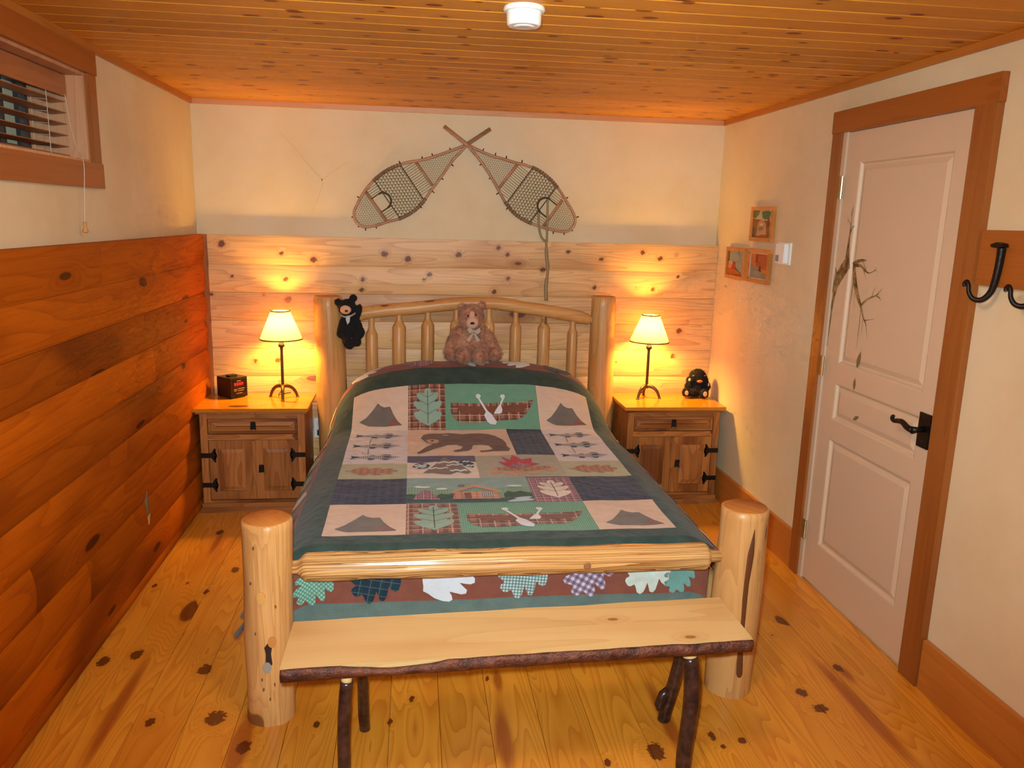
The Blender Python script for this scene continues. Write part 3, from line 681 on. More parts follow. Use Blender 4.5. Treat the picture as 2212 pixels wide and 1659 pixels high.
def Q(s, t, e=0.0):
    """quilt surface: s across, t from the foot edge of the panel towards the pillows"""
    def base(s, t):
        y, z = interp(_Lp, _prof_pos, t) if t >= 0 else interp(_Ln, _prof_neg, -t)
        d, dr = interp(_Ll, _lat, abs(s))
        if d > .72:
            fl_ = ((1.0-.1*sstep(.15, .8, t)) if s < 0 else 1.12) * (1-0.5*sstep(1.2, 1.7, t)); d = .72+(d-.72)*fl_
        hump = z-.55 if t > 0 else 0.0
        if t >= 0: z = .55 + hump*gfun(d) + dr*(1.0 if hump < .02 else max(0.6, 1-hump*.6))
        else: z = z + dr
        x = QC + math.copysign(d, s)
        z += 0.0035*noise.noise(Vector((s*9, t*9, 1.7))) + 0.004*noise.noise(Vector((s*3, t*3, 5)))
        if abs(s) > .76: x += math.copysign(0.016*noise.noise(Vector((t*5.5, 3.1, 0.2)))*min(1, (abs(s)-.76)*5), s)
        return Vector((x, y, z))
    p = base(s, t)
    if e:
        h = 0.004; n = (base(s+h, t)-base(s-h, t)).cross(base(s, t+h)-base(s, t-h))
        if n.length > 1e-9: p += n.normalized()*e
    return p
def qpatch(name, polys, e, mat, parent, step=0.035, fine_t=True):
    """pieces of cloth given as polygons in quilt coordinates, laid on the quilt surface"""
    bm = B()
    for poly in polys:
        f = bm.faces.new([bm.verts.new((a, b, 0)) for a, b in poly])
    bmesh.ops.remove_doubles(bm, verts=bm.verts[:], dist=1e-5)
    bmesh.ops.triangulate(bm, faces=bm.faces[:])
    us = [v.co.x for v in bm.verts]; vs = [v.co.y for v in bm.verts]
    def cuts(lo, hi): 
        k = math.ceil(lo/step+1e-6); out = []
        while k*step < hi-1e-6: out.append(k*step); k += 1
        return out
    for c in cuts(min(us), max(us)): bmesh.ops.bisect_plane(bm, geom=bm.verts[:]+bm.edges[:]+bm.faces[:], plane_co=(c, 0, 0), plane_no=(1, 0, 0), dist=1e-6)
    for c in cuts(min(vs), max(vs)): bmesh.ops.bisect_plane(bm, geom=bm.verts[:]+bm.edges[:]+bm.faces[:], plane_co=(0, c, 0), plane_no=(0, 1, 0), dist=1e-6)
    uv = bm.loops.layers.uv.new('UVMap')
    for f in bm.faces:
        for l in f.loops: l[uv].uv = (l.vert.co.x, l.vert.co.y)
    bm.normal_update()
    for f in bm.faces:
        if f.normal.z < 0: f.normal_flip()
    for v in bm.verts: v.co = Q(v.co.x, v.co.y, e)
    return obj(name, bm, mat, parent, smooth=True)
def rc(a, b, c, d): return [(a, b), (c, b), (c, d), (a, d)]
_leafh = [(0, 1), (.06, .995), (.10, .95), (.10, .87), (.16, .87), (.27, .90), (.34, .86), (.33, .78), (.27, .70), (.20, .62), (.28, .64), (.39, .67), (.44, .62), (.41, .54), (.33, .46), (.25, .38), (.34, .38), (.42, .35), (.42, .28), (.34, .18), (.22, .09), (.08, .03), (0, -.02)]
def leaf(cx, cy, h, ang=0.0, sx=1.0):
    pts = _leafh + [(-a, b) for a, b in reversed(_leafh[1:-1])]
    c, s = math.cos(ang), math.sin(ang); out = []
    for a, b in pts:
        a *= h*sx; b = (b-.5)*h; out.append((cx+a*c-b*s, cy+a*s+b*c))
    return out
def circle(cx, cy, r, n=12, ry=None): return [(cx+r*math.cos(2*math.pi*i/n), cy+(ry or r)*math.sin(2*math.pi*i/n)) for i in range(n)]
def line(pts, w):
    P = [Vector(p) for p in pts]; A = []; Bq = []
    for i, p in enumerate(P):
        d = (P[min(i+1, len(P)-1)]-P[max(i-1, 0)]).normalized(); n = Vector((-d.y, d.x))*w/2
        A.append(tuple(p+n)); Bq.append(tuple(p-n))
    return [[A[i], A[i+1], Bq[i+1], Bq[i]] for i in range(len(P)-1)]

def build_quilt():
    q = empty('patchwork_quilt', (QC, -1.2, 0.55), 'patchwork quilt with bear, canoe and tent squares spread over the log bed', 'quilt')
    F = {}
    F['green'] = fabric('dark_green_cotton', (52, 70, 64), mott=0.22); F['brown'] = fabric('russet_cotton', (132, 78, 62), mott=0.10)
    F['back'] = fabric('quilt_backing', (150, 120, 100)); F['hem'] = fabric('green_check_hem', (96, 116, 110), (62, 84, 78), (132, 150, 142), .006, .006, .5, .35, .6, .5)
    F['cream'] = fabric('tan_pink_cotton', (210, 186, 166), mott=0.05); F['pale'] = fabric('pale_lilac_cotton', (208, 204, 212), mott=0.06); F['white'] = fabric('white_check_cotton', (218, 222, 226), (196, 204, 210), (206, 212, 216), .005, .005, .4, .4, .5, .5, mott=0.04)
    F['plaid'] = fabric('brown_plaid', (150, 104, 84), (84, 50, 40), (84, 50, 40), .042, .042, .45, .45, .6, .6, (214, 176, 156), .0525)
    F['mint'] = fabric('mint_gingham', (126, 174, 148), (70, 122, 98), (84, 134, 112), .0085, .0085, .5, .5, .55, .55, mott=0.05)
    F['sage'] = fabric('sage_check', (150, 178, 160), (128, 160, 146), (136, 166, 150), .006, .006, .5, .5, .6, .6, mott=0.05)
    F['navy'] = fabric('navy_plaid', (42, 46, 78), (26, 28, 48), (32, 36, 62), .034, .05, .5, .5, .7, .4, (56, 58, 92), .036)
    F['olive'] = fabric('pale_olive_cotton', (174, 178, 150), mott=0.06); F['check'] = fabric('grey_fine_check', (178, 176, 158), (140, 138, 124), (150, 148, 134), .009, .009, .5, .5, .5, .5, mott=0.04)
    F['purple'] = fabric('purple_cotton', (76, 64, 98)); F['snow'] = fabric('off_white_cotton', (220, 208, 196), mott=0.04)
    F['sky'] = fabric('blue_grey_sky', (132, 164, 162), mott=0.10); F['plum'] = fabric('plum_plaid', (150, 104, 116), (110, 64, 80), (110, 64, 80), .028, .03, .5, .5, .5, .6, (216, 184, 186), .03)
    F['tent'] = fabric('grey_tent_check', (126, 118, 110), (94, 86, 84), (110, 104, 98), .006, .006, .5, .4, .8, .4, rot=.5); F['flap'] = fabric('red_grey_check', (140, 96, 88), (110, 78, 76), (130, 90, 84), .006, .006, .5, .5, .6, .4)
    F['bear'] = fabric('brown_flannel', (100, 64, 44), mott=0.18); F['canoein'] = fabric('plain_brown', (120, 76, 62)); F['dark'] = fabric('black_check', (30, 28, 36), (54, 52, 58), None, .006, .006, .35)
    F['fish'] = fabric('striped_grey', (190, 186, 186), (70, 66, 72), None, .0085, .01, .5, .5, .8); F['orange'] = fabric('orange_plaid', (184, 128, 88), (134, 84, 60), (150, 96, 66), .03, .026, .4, .5, .6, .6)
    F['hill'] = fabric('brown_stripe_check', (132, 112, 100), (96, 76, 68), None, .007, .01, .5, .5, .7); F['red'] = fabric('red_cotton', (176, 36, 52)); F['tan'] = fabric('tan_cotton', (188, 146, 112), mott=0.15)
    F['pink'] = fabric('salmon_plaid', (196, 144, 116), (150, 96, 76), (160, 104, 84), .03, .03, .3, .3, .5, .5); F['bush'] = fabric('bottle_green', (44, 74, 52)); F['pond'] = fabric('pale_blue_cotton', (176, 196, 206)); F['hillg'] = fabric('mint_ground', (128, 160, 136), (100, 138, 116), None, .012, .01, .5)
    F['stitch'] = flat(70, 70, 66, 0.9, name='stitch_thread'); F['navplaid'] = fabric('navy_green_plaid', (38, 48, 70), (30, 66, 56), (30, 60, 58), .034, .034, .4, .4, .7, .7, (90, 104, 110), .034, rot=.2)
    F['gcheck'] = fabric('mint_diagonal_check', (170, 200, 180), (76, 140, 116), (76, 140, 116), .011, .011, .55, .55, .7, .7, rot=.78); F['bcheck'] = fabric('blue_mint_check', (196, 214, 204), (70, 110, 116), (70, 110, 116), .011, .011, .45, .45, .7, .7, rot=.1)
    F['purpplaid'] = fabric('purple_white_plaid', (206, 188, 206), (80, 62, 88), (80, 62, 88), .022, .022, .5, .5, .65, .65, rot=.5); F['teal'] = fabric('teal_check', (120, 168, 158), (84, 140, 134), None, .006, .006, .5)
    F['palecheck'] = fabric('pale_mint_stripe', (212, 222, 206), (180, 204, 196), (196, 214, 204), .008, .008, .5, .5, .5, .5)
    T1 = 1.673; TD = 1.813; TB = 1.985; TE = 2.05; SD = .775; SB = .95; SE = 1.12; TF = -0.065; FS = .735
    # backing, borders, hem
    qpatch('backing', [rc(-SE+.01, TF, SE-.01, TE), rc(-FS, -.36, FS, TF)], -0.006, F['back'], q, 0.05)
    for g in (rc(-SD, TF, -.635, TD), rc(.635, TF, SD, TD), [(-FS, -.14), (FS, -.14), (FS, TF), (.635, TF), (.635, 0), (-.635, 0), (-.635, TF), (-FS, TF)], rc(-.635, T1, .635, TD)):
        qpatch('green_border', [g], 0.0, F['green'], q, 0.03)
    br, brr, brh, brf = [qpatch('leaf_border', [g], 0.0, F['brown'], q, 0.03) for g in (rc(-SB, TF, -SD, TB), rc(SD, TF, SB, TB), rc(-SD, TD, SD, TB), rc(-FS, -.285, FS, -.14))]
    # scalloped hem: lobes along the long sides
    qpatch('hem', [rc(-FS, -.36, FS, -.285)], 0.0, F['hem'], q, 0.03); qpatch('hem', [rc(-SB, TB, SB, TE)], 0.0, F['hem'], q, 0.03)
    n = 15; per = (TB-TF)/n
    for sg in (-1, 1):
        polys = []
        for i in range(n):
            a = TF+per*i; pts = []
            for k in range(9):
                u = k/8; pts.append((sg*(SB+.09+.10*math.sin(math.pi*u)**0.6), a+per*u))
            polys.append([(sg*SB, a)]+pts+[(sg*SB, a+per)])
        qpatch('scalloped_hem', polys, 0.0, F['hem'], q, 0.03)
    E1, E2, E3, E4 = 0.0018, 0.0034, 0.0046, 0.0058
    X = [-.635, -.346, -.15, .35, .635]
    def patch(a, b, c, d, fab): 
        return qpatch('patch', [rc(a, b, c, d)], E1, F[fab], q, 0.035)
    def uvmap(a, b, c, d): return lambda u, v: (a+(c-a)*u, d-(d-b)*v)    # v runs down from the head end
    def app(par, name, polys, fab, e=E2):
        if fab == 'stitch':
            o = qpatch(name, polys, e, F[fab], par, 0.04); o['kind'] = 'stuff'; return o
        for pg in polys: o = qpatch(name, [pg], e, F[fab], par, 0.04)
        return o
    def tent(a, b, c, d):
        p = patch(a, b, c, d, 'cream'); m = uvmap(a, b, c, d)
        app(p, 'tent', [[m(*x) for x in [(.45, .36), (.50, .43), (.57, .47), (.67, .46), (.73, .62), (.80, .76), (.89, .88), (.60, .91), (.30, .90), (.22, .86), (.13, .79), (.25, .68), (.36, .52)]]], 'tent')
        app(p, 'tent_flap', [[m(*x) for x in [(.74, .70), (.80, .77), (.89, .88), (.62, .905), (.68, .80)]]], 'flap', E3)
    def leafp(a, b, c, d, fab, lf, h=.8):
        p = patch(a, b, c, d, fab); cx, cy = (a+c)/2, (b+d)/2
        l = app(p, 'leaf', [leaf(cx+.005, cy, (d-b)*h, 0, 0.72)], lf)
        H = (d-b)*h; st = line([(cx+.005, cy-H*.45), (cx+.005, cy+H*.42)], .003)
        for zz, sg in ((-.2, 1), (-.2, -1), (.05, 1), (.05, -1), (.25, 1), (.25, -1)): st += line([(cx+.005, cy+H*zz), (cx+.005+sg*H*.2, cy+H*(zz+.14))], .002)
        app(p, 'stitching', st, 'stitch', E3)
    def canoe(a, b, c, d):
        p = patch(a, b, c, d, 'mint'); m = uvmap(a, b, c, d)
        app(p, 'canoe', [[m(*x) for x in [(.06, .42), (.2, .425), (.5, .425), (.75, .41), (.87, .39), (.955, .35), (.93, .47), (.88, .62), (.82, .73), (.76, .79), (.6, .81), (.3, .84), (.16, .84), (.09, .76), (.055, .60)]]], 'plaid')
        app(p, 'canoe_inside', [[m(*x) for x in [(.115, .48), (.3, .50), (.6, .49), (.89, .44), (.84, .62), (.5, .655), (.165, .655)]]], 'canoein', E3)
        kx = (c-a); ky = (d-b)
        app(p, 'paddle', [[m(*x) for x in [(.335, .31), (.33, .27), (.345, .235), (.37, .235), (.385, .27), (.38, .305), (.372, .33), (.45, .59), (.49, .66), (.54, .84), (.525, .91), (.47, .89), (.44, .83), (.41, .68), (.43, .61), (.352, .335)]]], 'white', E4)
        app(p, 'paddle', [[m(*x) for x in [(.612, .34), (.598, .31), (.595, .27), (.61, .24), (.635, .24), (.648, .27), (.645, .31), (.632, .345), (.597, .48), (.61, .58), (.60, .64), (.585, .66), (.515, .66), (.53, .60), (.565, .50), (.578, .48)]]], 'white', E4)
    for (b, d) in ((0, .30), (1.373, T1)):
        tent(X[0], b, X[1], d); leafp(X[1], b, X[2], d, 'plaid', 'sage'); canoe(X[2], b, X[3], d); tent(X[3], b, X[4], d)
    patch(X[0], .30, X[1], .605, 'navy'); patch(X[3], .30, X[4], .605, 'navy'); leafp(.160, .30, X[3], .595, 'plum', 'snow', .72)
    # cabin scene
    a, b, c, d = X[1], .30, .160, .605; p = patch(a, b, c, d, 'sky'); m = uvmap(a, b, c, d)
    def P(pts): return [m(*x) for x in pts]
    app(p, 'meadow', [P([(0, .42), (.1, .40), (.25, .46), (.4, .50), (.75, .50), (.85, .42), (1, .46), (1, .86), (0, .86)])], 'hillg')
    app(p, 'ground', [P([(0, .84), (.3, .82), (.6, .86), (1, .84), (1, 1), (0, 1)])], 'green', E3)
    app(p, 'bush', [P([(0, .70), (.04, .68), (.08, .72), (.1, .86), (0, .88)]), P([(.23, .74), (.27, .66), (.32, .68), (.37, .66), (.39, .78), (.36, .86), (.25, .86)]), P([(.77, .70), (.81, .60), (.86, .64), (.91, .60), (.96, .66), (1, .68), (1, .84), (.77, .84)])], 'bush', E3)
    app(p, 'cloud', [P([(.05, .40), (.09, .37), (.13, .41), (.18, .40), (.19, .45), (.14, .47), (.08, .45)]), P([(.23, .49), (.28, .46), (.33, .47), (.31, .52), (.24, .53)]), P([(.80, .43), (.84, .38), (.92, .39), (.95, .44), (.88, .46), (.84, .44)])], 'white', E4)
    app(p, 'small_tent', [P([(.05, .90), (.08, .72), (.12, .58), (.155, .52), (.19, .60), (.23, .76), (.265, .90)])], 'plum', E4)
    app(p, 'cabin', [P([(.38, .62), (.72, .62), (.74, .88), (.36, .88)])], 'pink', E4)
    app(p, 'roof', [P([(.35, .60), (.45, .46), (.54, .33), (.64, .46), (.76, .62), (.74, .68), (.54, .46), (.36, .68)])], 'tan', 0.0068)
    app(p, 'chimney', [P([(.41, .40), (.42, .33), (.47, .34), (.47, .42)])], 'hill', 0.0062)
    app(p, 'cabin_door', [P([(.455, .68), (.51, .68), (.51, .87), (.455, .87)])], 'canoein', 0.0072); app(p, 'cabin_window', [P([(.585, .66), (.685, .66), (.695, .82), (.59, .82)])], 'fish', 0.0072)
    app(p, 'pond', [P([(.78, 1.0), (.86, .93), (.84, .90), (.90, .86), (.97, .84), (.99, .88), (.95, .91), (1.0, .95), (.98, 1.0), (.90, 1.03), (.80, 1.04)])], 'pond', 0.0072)
    # fish squares and horizontal leaf
    for sg, (a, c) in ((-1, (X[0], X[1])), (1, (X[3], X[4]))):
        b, d = .825, 1.373; p = patch(a, b, c, d, 'pale'); m = uvmap(a, b, c, d); w = c-a; h = d-b
        for cy, dx in ((.18, 0), (.50, -.01), (.83, .0)):
            cx, cv = m(.5, cy); x0 = a+w*(.10+dx); L = w*.80
            def F_(pts): return [(x0+L*u, cv+h*v*1.35) for u, v in pts]
            up = [(.12, .006), (.3, .026), (.5, .030), (.7, .042), (.82, .030), (.93, .010), (1.0, 0)]
            app(p, 'fish', [F_(up+[(u, -v) for u, v in reversed(up[:-1])])], 'fish')
            app(p, 'fish_tail', [F_([(0, .030), (.07, .016), (.15, .010), (.18, 0), (.15, -.010), (.08, -.020), (.0, -.038), (.035, -.004)])], 'dark', E3)
            app(p, 'fish_fin', [F_([(.34, -.026), (.44, -.030), (.50, -.036), (.44, -.058), (.36, -.056)]), F_([(.36, .026), (.42, .036), (.50, .034), (.47, .024)])], 'dark', E3)
            app(p, 'fish_fin', [F_([(.62, -.036), (.72, -.040), (.78, -.036), (.73, -.062), (.66, -.06)]), F_([(.58, .034), (.68, .055), (.78, .048), (.8, .032), (.70, .040)]), F_([(.64, .006), (.70, .016), (.79, .012), (.80, -.004), (.72, -.012), (.65, -.008)])], 'dark', E4)
        m2 = lambda u, v: m(u, v)
        app(p, 'fishing_line', line([m2(.38, .26), m2(.36, .44)], .0025)+line([m2(.36, .58), m2(.37, .76), m2(.30, .74), m2(.27, .70)], .0025), 'stitch', E3)
        b, d = .605, .825; p = patch(a, b, c, d, 'olive'); cx, cy = (a+c)/2, (b+d)/2
        app(p, 'leaf', [leaf(cx, cy-.005, w*.72, math.pi/2*(-1), 0.62)], 'orange'); app(p, 'leaf_stem', line([(cx-w*.43, cy-.005), (cx-w*.30, cy-.005)], .008), 'orange')
    # bear
    a, b, c, d = X[1], .925, .165, 1.373; p = patch(a, b, c, d, 'cream'); m = uvmap(a, b, c, d)
    bear = [(.125, .36), (.15, .20), (.20, .16), (.26, .14), (.33, .13), (.40, .10), (.47, .12), (.55, .16), (.62, .14), (.72, .13), (.80, .17), (.87, .26), (.925, .42), (.945, .56), (.94, .68), (.965, .78), (.94, .86), (.87, .85), (.80, .84), (.68, .88), (.67, .82), (.74, .80), (.80, .76), (.77, .64), (.70, .60), (.62, .62), (.60, .76), (.56, .84), (.44, .86), (.42, .81), (.50, .76), (.52, .66), (.46, .58), (.38, .60), (.32, .68), (.24, .76), (.16, .86), (.10, .92), (.085, .86), (.12, .80), (.18, .66), (.24, .58), (.20, .56), (.17, .50)]
    app(p, 'bear', [P2 for P2 in [[m(*x) for x in bear]]], 'bear')
    app(p, 'bear_muzzle', [[m(*x) for x in [(.17, .44), (.22, .40), (.29, .42), (.30, .50), (.27, .56), (.20, .56)]]], 'tan', E3); app(p, 'bear_nose', [[m(*x) for x in [(.22, .45), (.25, .44), (.25, .49), (.22, .49)]]], 'dark', E4)
    app(p, 'bear_ear', [[m(*x) for x in [(.33, .22), (.39, .19), (.41, .23), (.36, .25)]]], 'tan', E3)
    patch(.165, .925, X[3], 1.373, 'navy')
    # mountain and camp fire
    a, b, c, d = X[1], .605, -.035, .925; p = patch(a, b, c, d, 'snow'); m = uvmap(a, b, c, d)
    app(p, 'night_sky', [P([(0, 0), (1, 0), (1, .30), (.8, .26), (.6, .30), (.4, .26), (.2, .32), (0, .28)])], 'purple')
    app(p, 'mountain', [P([(.22, .80), (.28, .68), (.36, .50), (.45, .28), (.54, .08), (.62, .22), (.72, .40), (.80, .56), (.90, .78), (.84, .84), (.70, .78), (.60, .88), (.48, .86), (.36, .80)])], 'hill', E3)
    def wav(x0, x1, v, am=.025): return P([(x0+(x1-x0)*i/8, v-.03+am*math.sin(i*1.6)) for i in range(9)]+[(x1-(x1-x0)*i/8, v+.03+am*math.sin((8-i)*1.6)) for i in range(9)])
    app(p, 'snow_drift', [wav(.42, .72, .32), wav(.30, .58, .60), wav(.56, .80, .46), wav(.60, .84, .72)], 'white', E4)
    app(p, 'pine_tree', [P([(.07, .50), (.12, .38), (.20, .34), (.28, .38), (.33, .46), (.28, .58), (.16, .60)]), P([(.74, .36), (.78, .26), (.86, .24), (.92, .34), (.96, .40), (.94, .60), (.86, .54), (.76, .48)])], 'dark', 0.0052)
    app(p, 'snow_drift', [wav(.10, .28, .46, .02), wav(.12, .27, .54, .02), wav(.80, .90, .32, .02), wav(.84, .95, .52, .02)], 'white', 0.0066)
    a, b, c, d = -.035, .605, X[3], .925; p = patch(a, b, c, d, 'check'); m = uvmap(a, b, c, d)
    app(p, 'fire_log', [P([(.13, .70), (.19, .62), (.26, .66), (.30, .76), (.22, .84), (.14, .80)]), P([(.28, .76), (.40, .70), (.52, .74), (.54, .88), (.40, .94), (.30, .88)]), P([(.52, .76), (.64, .72), (.74, .76), (.72, .88), (.58, .92)]), P([(.76, .64), (.84, .58), (.91, .62), (.91, .76), (.82, .82), (.77, .76)])], 'tan')
    app(p, 'fire_log', [P([(.22, .60), (.84, .56), (.86, .66), (.60, .74), (.24, .72)])], 'orange', E3)
    app(p, 'flame', [P([(.26, .34), (.36, .40), (.31, .10), (.41, .28), (.455, .05), (.55, .26), (.68, .18), (.655, .38), (.74, .46), (.64, .56), (.48, .66), (.34, .58)])], 'red', E4)
    app(p, 'flame_heart', [P([(.38, .56), (.42, .44), (.46, .50), (.50, .36), (.55, .46), (.60, .42), (.62, .56), (.50, .64)])], 'plum', 0.0064)
    # oak leaves on the border
    foot = [(-.655, -.215, .15, 2.4, 'gcheck'), (-.445, -.20, .185, 2.15, 'navplaid'), (-.20, -.20, .19, -1.05, 'white'), (.06, -.20, .185, 2.2, 'bcheck'), (.29, -.20, .19, 2.6, 'purpplaid'), (.505, -.20, .18, 2.1, 'palecheck')]
    for cx, cy, h, an, fb in foot: qpatch('border_leaf', [leaf(cx, cy, h, an)], E2, F[fb], brf, 0.03)
    qpatch('border_leaf', [leaf(.62, -.225, .125, 2.7)], E2, F['teal'], brf, 0.03)
    fabs = ['white', 'navplaid', 'palecheck', 'gcheck', 'teal', 'plum', 'bcheck', 'white']
    for i in range(8):
        t_ = .12+.245*i
        qpatch('border_leaf', [leaf(-.865, t_, .17, .35+(i % 3)*.5)], E2, F[fabs[i]], br, 0.03); qpatch('border_leaf', [leaf(.865, t_+.02, .17, -.35-(i % 3)*.5)], E2, F[fabs[(i+2) % 8]], brr, 0.03)
    for cx, an, fb in ((-.58, -1.0, 'white'), (-.29, 1.2, 'plum'), (.03, -1.25, 'palecheck'), (.26, 1.15, 'white'), (.50, -1.1, 'navplaid')):
        qpatch('border_leaf', [leaf(cx, 1.895, .17, an)], E2, F[fb], brh, 0.03)
build_quilt()

# ------------------------------------------------------------------ nightstands
def build_nightstand(ox, label):
    ns = empty('nightstand', (ox+.345, -.25, 0), label, 'nightstand', 'rustic pine nightstands')
    yf = -.422
    def b(name, lo, hi, mat, par=ns, bev=0.002, seg=1): return obj(name, bx((lo[0]+ox, lo[1], lo[2]), (hi[0]+ox, hi[1], hi[2])), M[mat], par, bevel=bev, seg=seg)
    bm = B()
    for lo, hi in (((.068, yf+.018, .05), (.086, -.065, .572)), ((.606, yf+.018, .05), (.624, -.065, .572)), ((.086, -.075, .05), (.606, -.065, .572)), ((.086, yf+.03, .05), (.606, -.075, .065)), ((.086, yf+.03, .42), (.606, -.075, .43))):
        box(bm, (lo[0]+ox, lo[1], lo[2]), (hi[0]+ox, hi[1], hi[2]))
    obj('carcass', bm, M['cab_z'], ns)
    b('top', (.042, -.452, .581), (.646, -.055, .600), 'cab_top', bev=.004, seg=2)
    b('top_moulding', (.052, -.442, .568), (.636, -.060, .5805), 'cab_x', bev=.004, seg=2)
    b('stile', (.068, yf, .056), (.106, yf+.018, .567), 'cab_z'); b('stile', (.587, yf, .056), (.624, yf+.018, .567), 'cab_z')
    b('rail', (.1065, yf, .537), (.5865, yf+.018, .567), 'cab_x'); b('rail', (.1065, yf, .417), (.5865, yf+.018, .448), 'cab_x'); b('rail', (.1065, yf, .056), (.5865, yf+.018, .071), 'cab_x')
    b('plinth', (.052, -.432, .0), (.640, -.060, .030), 'cab_x', bev=.004, seg=2); b('plinth_moulding', (.060, -.428, .0305), (.632, -.062, .0555), 'cab_x', bev=.008, seg=3)
    def raised(name, x0, x1, z0, z1, mat, fr=.045, par=ns, pm=None):
        """framed leaf with a bevelled raised panel"""
        bm = B(); y = yf+.004; t = .014
        for lo, hi in (((x0, y, z0), (x0+fr, y+t, z1)), ((x1-fr, y, z0), (x1, y+t, z1)), ((x0+fr, y, z0), (x1-fr, y+t, z0+fr)), ((x0+fr, y, z1-fr), (x1-fr, y+t, z1))):
            box(bm, (lo[0]+ox, lo[1], lo[2]), (hi[0]+ox, hi[1], hi[2]))
        d = obj(name, bm, M[mat], par)
        bm = B(); R = []
        for ins, yy in ((0, y+.010), (.006, y+.010), (.024, y+.003), (.026, y+.001), (.028, y+.001)):
            R.append([bm.verts.new(p) for p in ((x0+fr+ins+ox, yy, z0+fr+ins), (x1-fr-ins+ox, yy, z0+fr+ins), (x1-fr-ins+ox, yy, z1-fr-ins), (x0+fr+ins+ox, yy, z1-fr-ins))])
        for A, Bq in zip(R, R[1:]):
            for k in range(4): bm.faces.new((A[k], A[(k+1) % 4], Bq[(k+1) % 4], Bq[k]))
        bm.faces.new(R[-1]); bmesh.ops.recalc_face_normals(bm, faces=bm.faces)
        for f in bm.faces:
            if f.normal.y > 0: f.normal_flip()
        obj('raised_panel', bm, M[pm or mat], d); return d
    def pull(x, z, par):
        pl = obj('pull', prism(B(), [(-.010, .022), (.010, .022), (.007, .010), (.011, -.004), (.013, -.020), (.005, -.014), (-.005, -.014), (-.013, -.020), (-.011, -.004), (-.007, .010)], lambda u, v, t: (x+ox+u*1.2, yf+.004-t, z+v*1.15), 0.0, .003), M['iron'], par)
        obj('drop', tube(B(), [(x+ox-.007, yf-.001, z+.008), (x+ox-.009, yf-.008, z-.008), (x+ox, yf-.010, z-.016), (x+ox+.009, yf-.008, z-.008), (x+ox+.007, yf-.001, z+.008)], .0025, 8), M['iron'], pl)
    dr = raised('drawer', .110, .584, .452, .534, 'cab_x', .014); pull(.348, .494, dr)
    d1 = raised('door', .109, .346, .074, .414, 'cab_z', .048); d2 = raised('door', .349, .585, .074, .414, 'cab_z', .048)
    b('centre_bead', (.340, yf-.004, .076), (.356, yf+.0035, .412), 'cab_z', d2, bev=.003, seg=2); pull(.384, .248, d2)
    strap = [(u*1.1, v*1.22) for u, v in [(0, -.011), (.050, -.011), (.056, -.020), (.066, -.033), (.073, -.029), (.066, -.017), (.066, -.006), (.078, 0), (.066, .006), (.066, .017), (.073, .029), (.066, .033), (.056, .020), (.050, .011), (0, .011)]]
    for z in (.330, .160):
        for sg, x0, dd in ((1, .066, d1), (-1, .626, d2)):
            h = obj('strap_hinge', prism(B(), strap, lambda u, v, t: (x0+ox+sg*u, yf-.0005-t, z+v), 0.0, .003), M['iron'], ns)
            obj('rivet', lathe(B(), [(.003, z-.003), (.003, z+.003)], x0+ox+sg*.015, yf-.0040, 8), M['iron'], h)
    return ns
build_nightstand(0.0, 'rustic pine nightstand carrying the black clock, by the dark log wall')
build_nightstand(2.389, 'rustic pine nightstand in the corner beside the right wall')

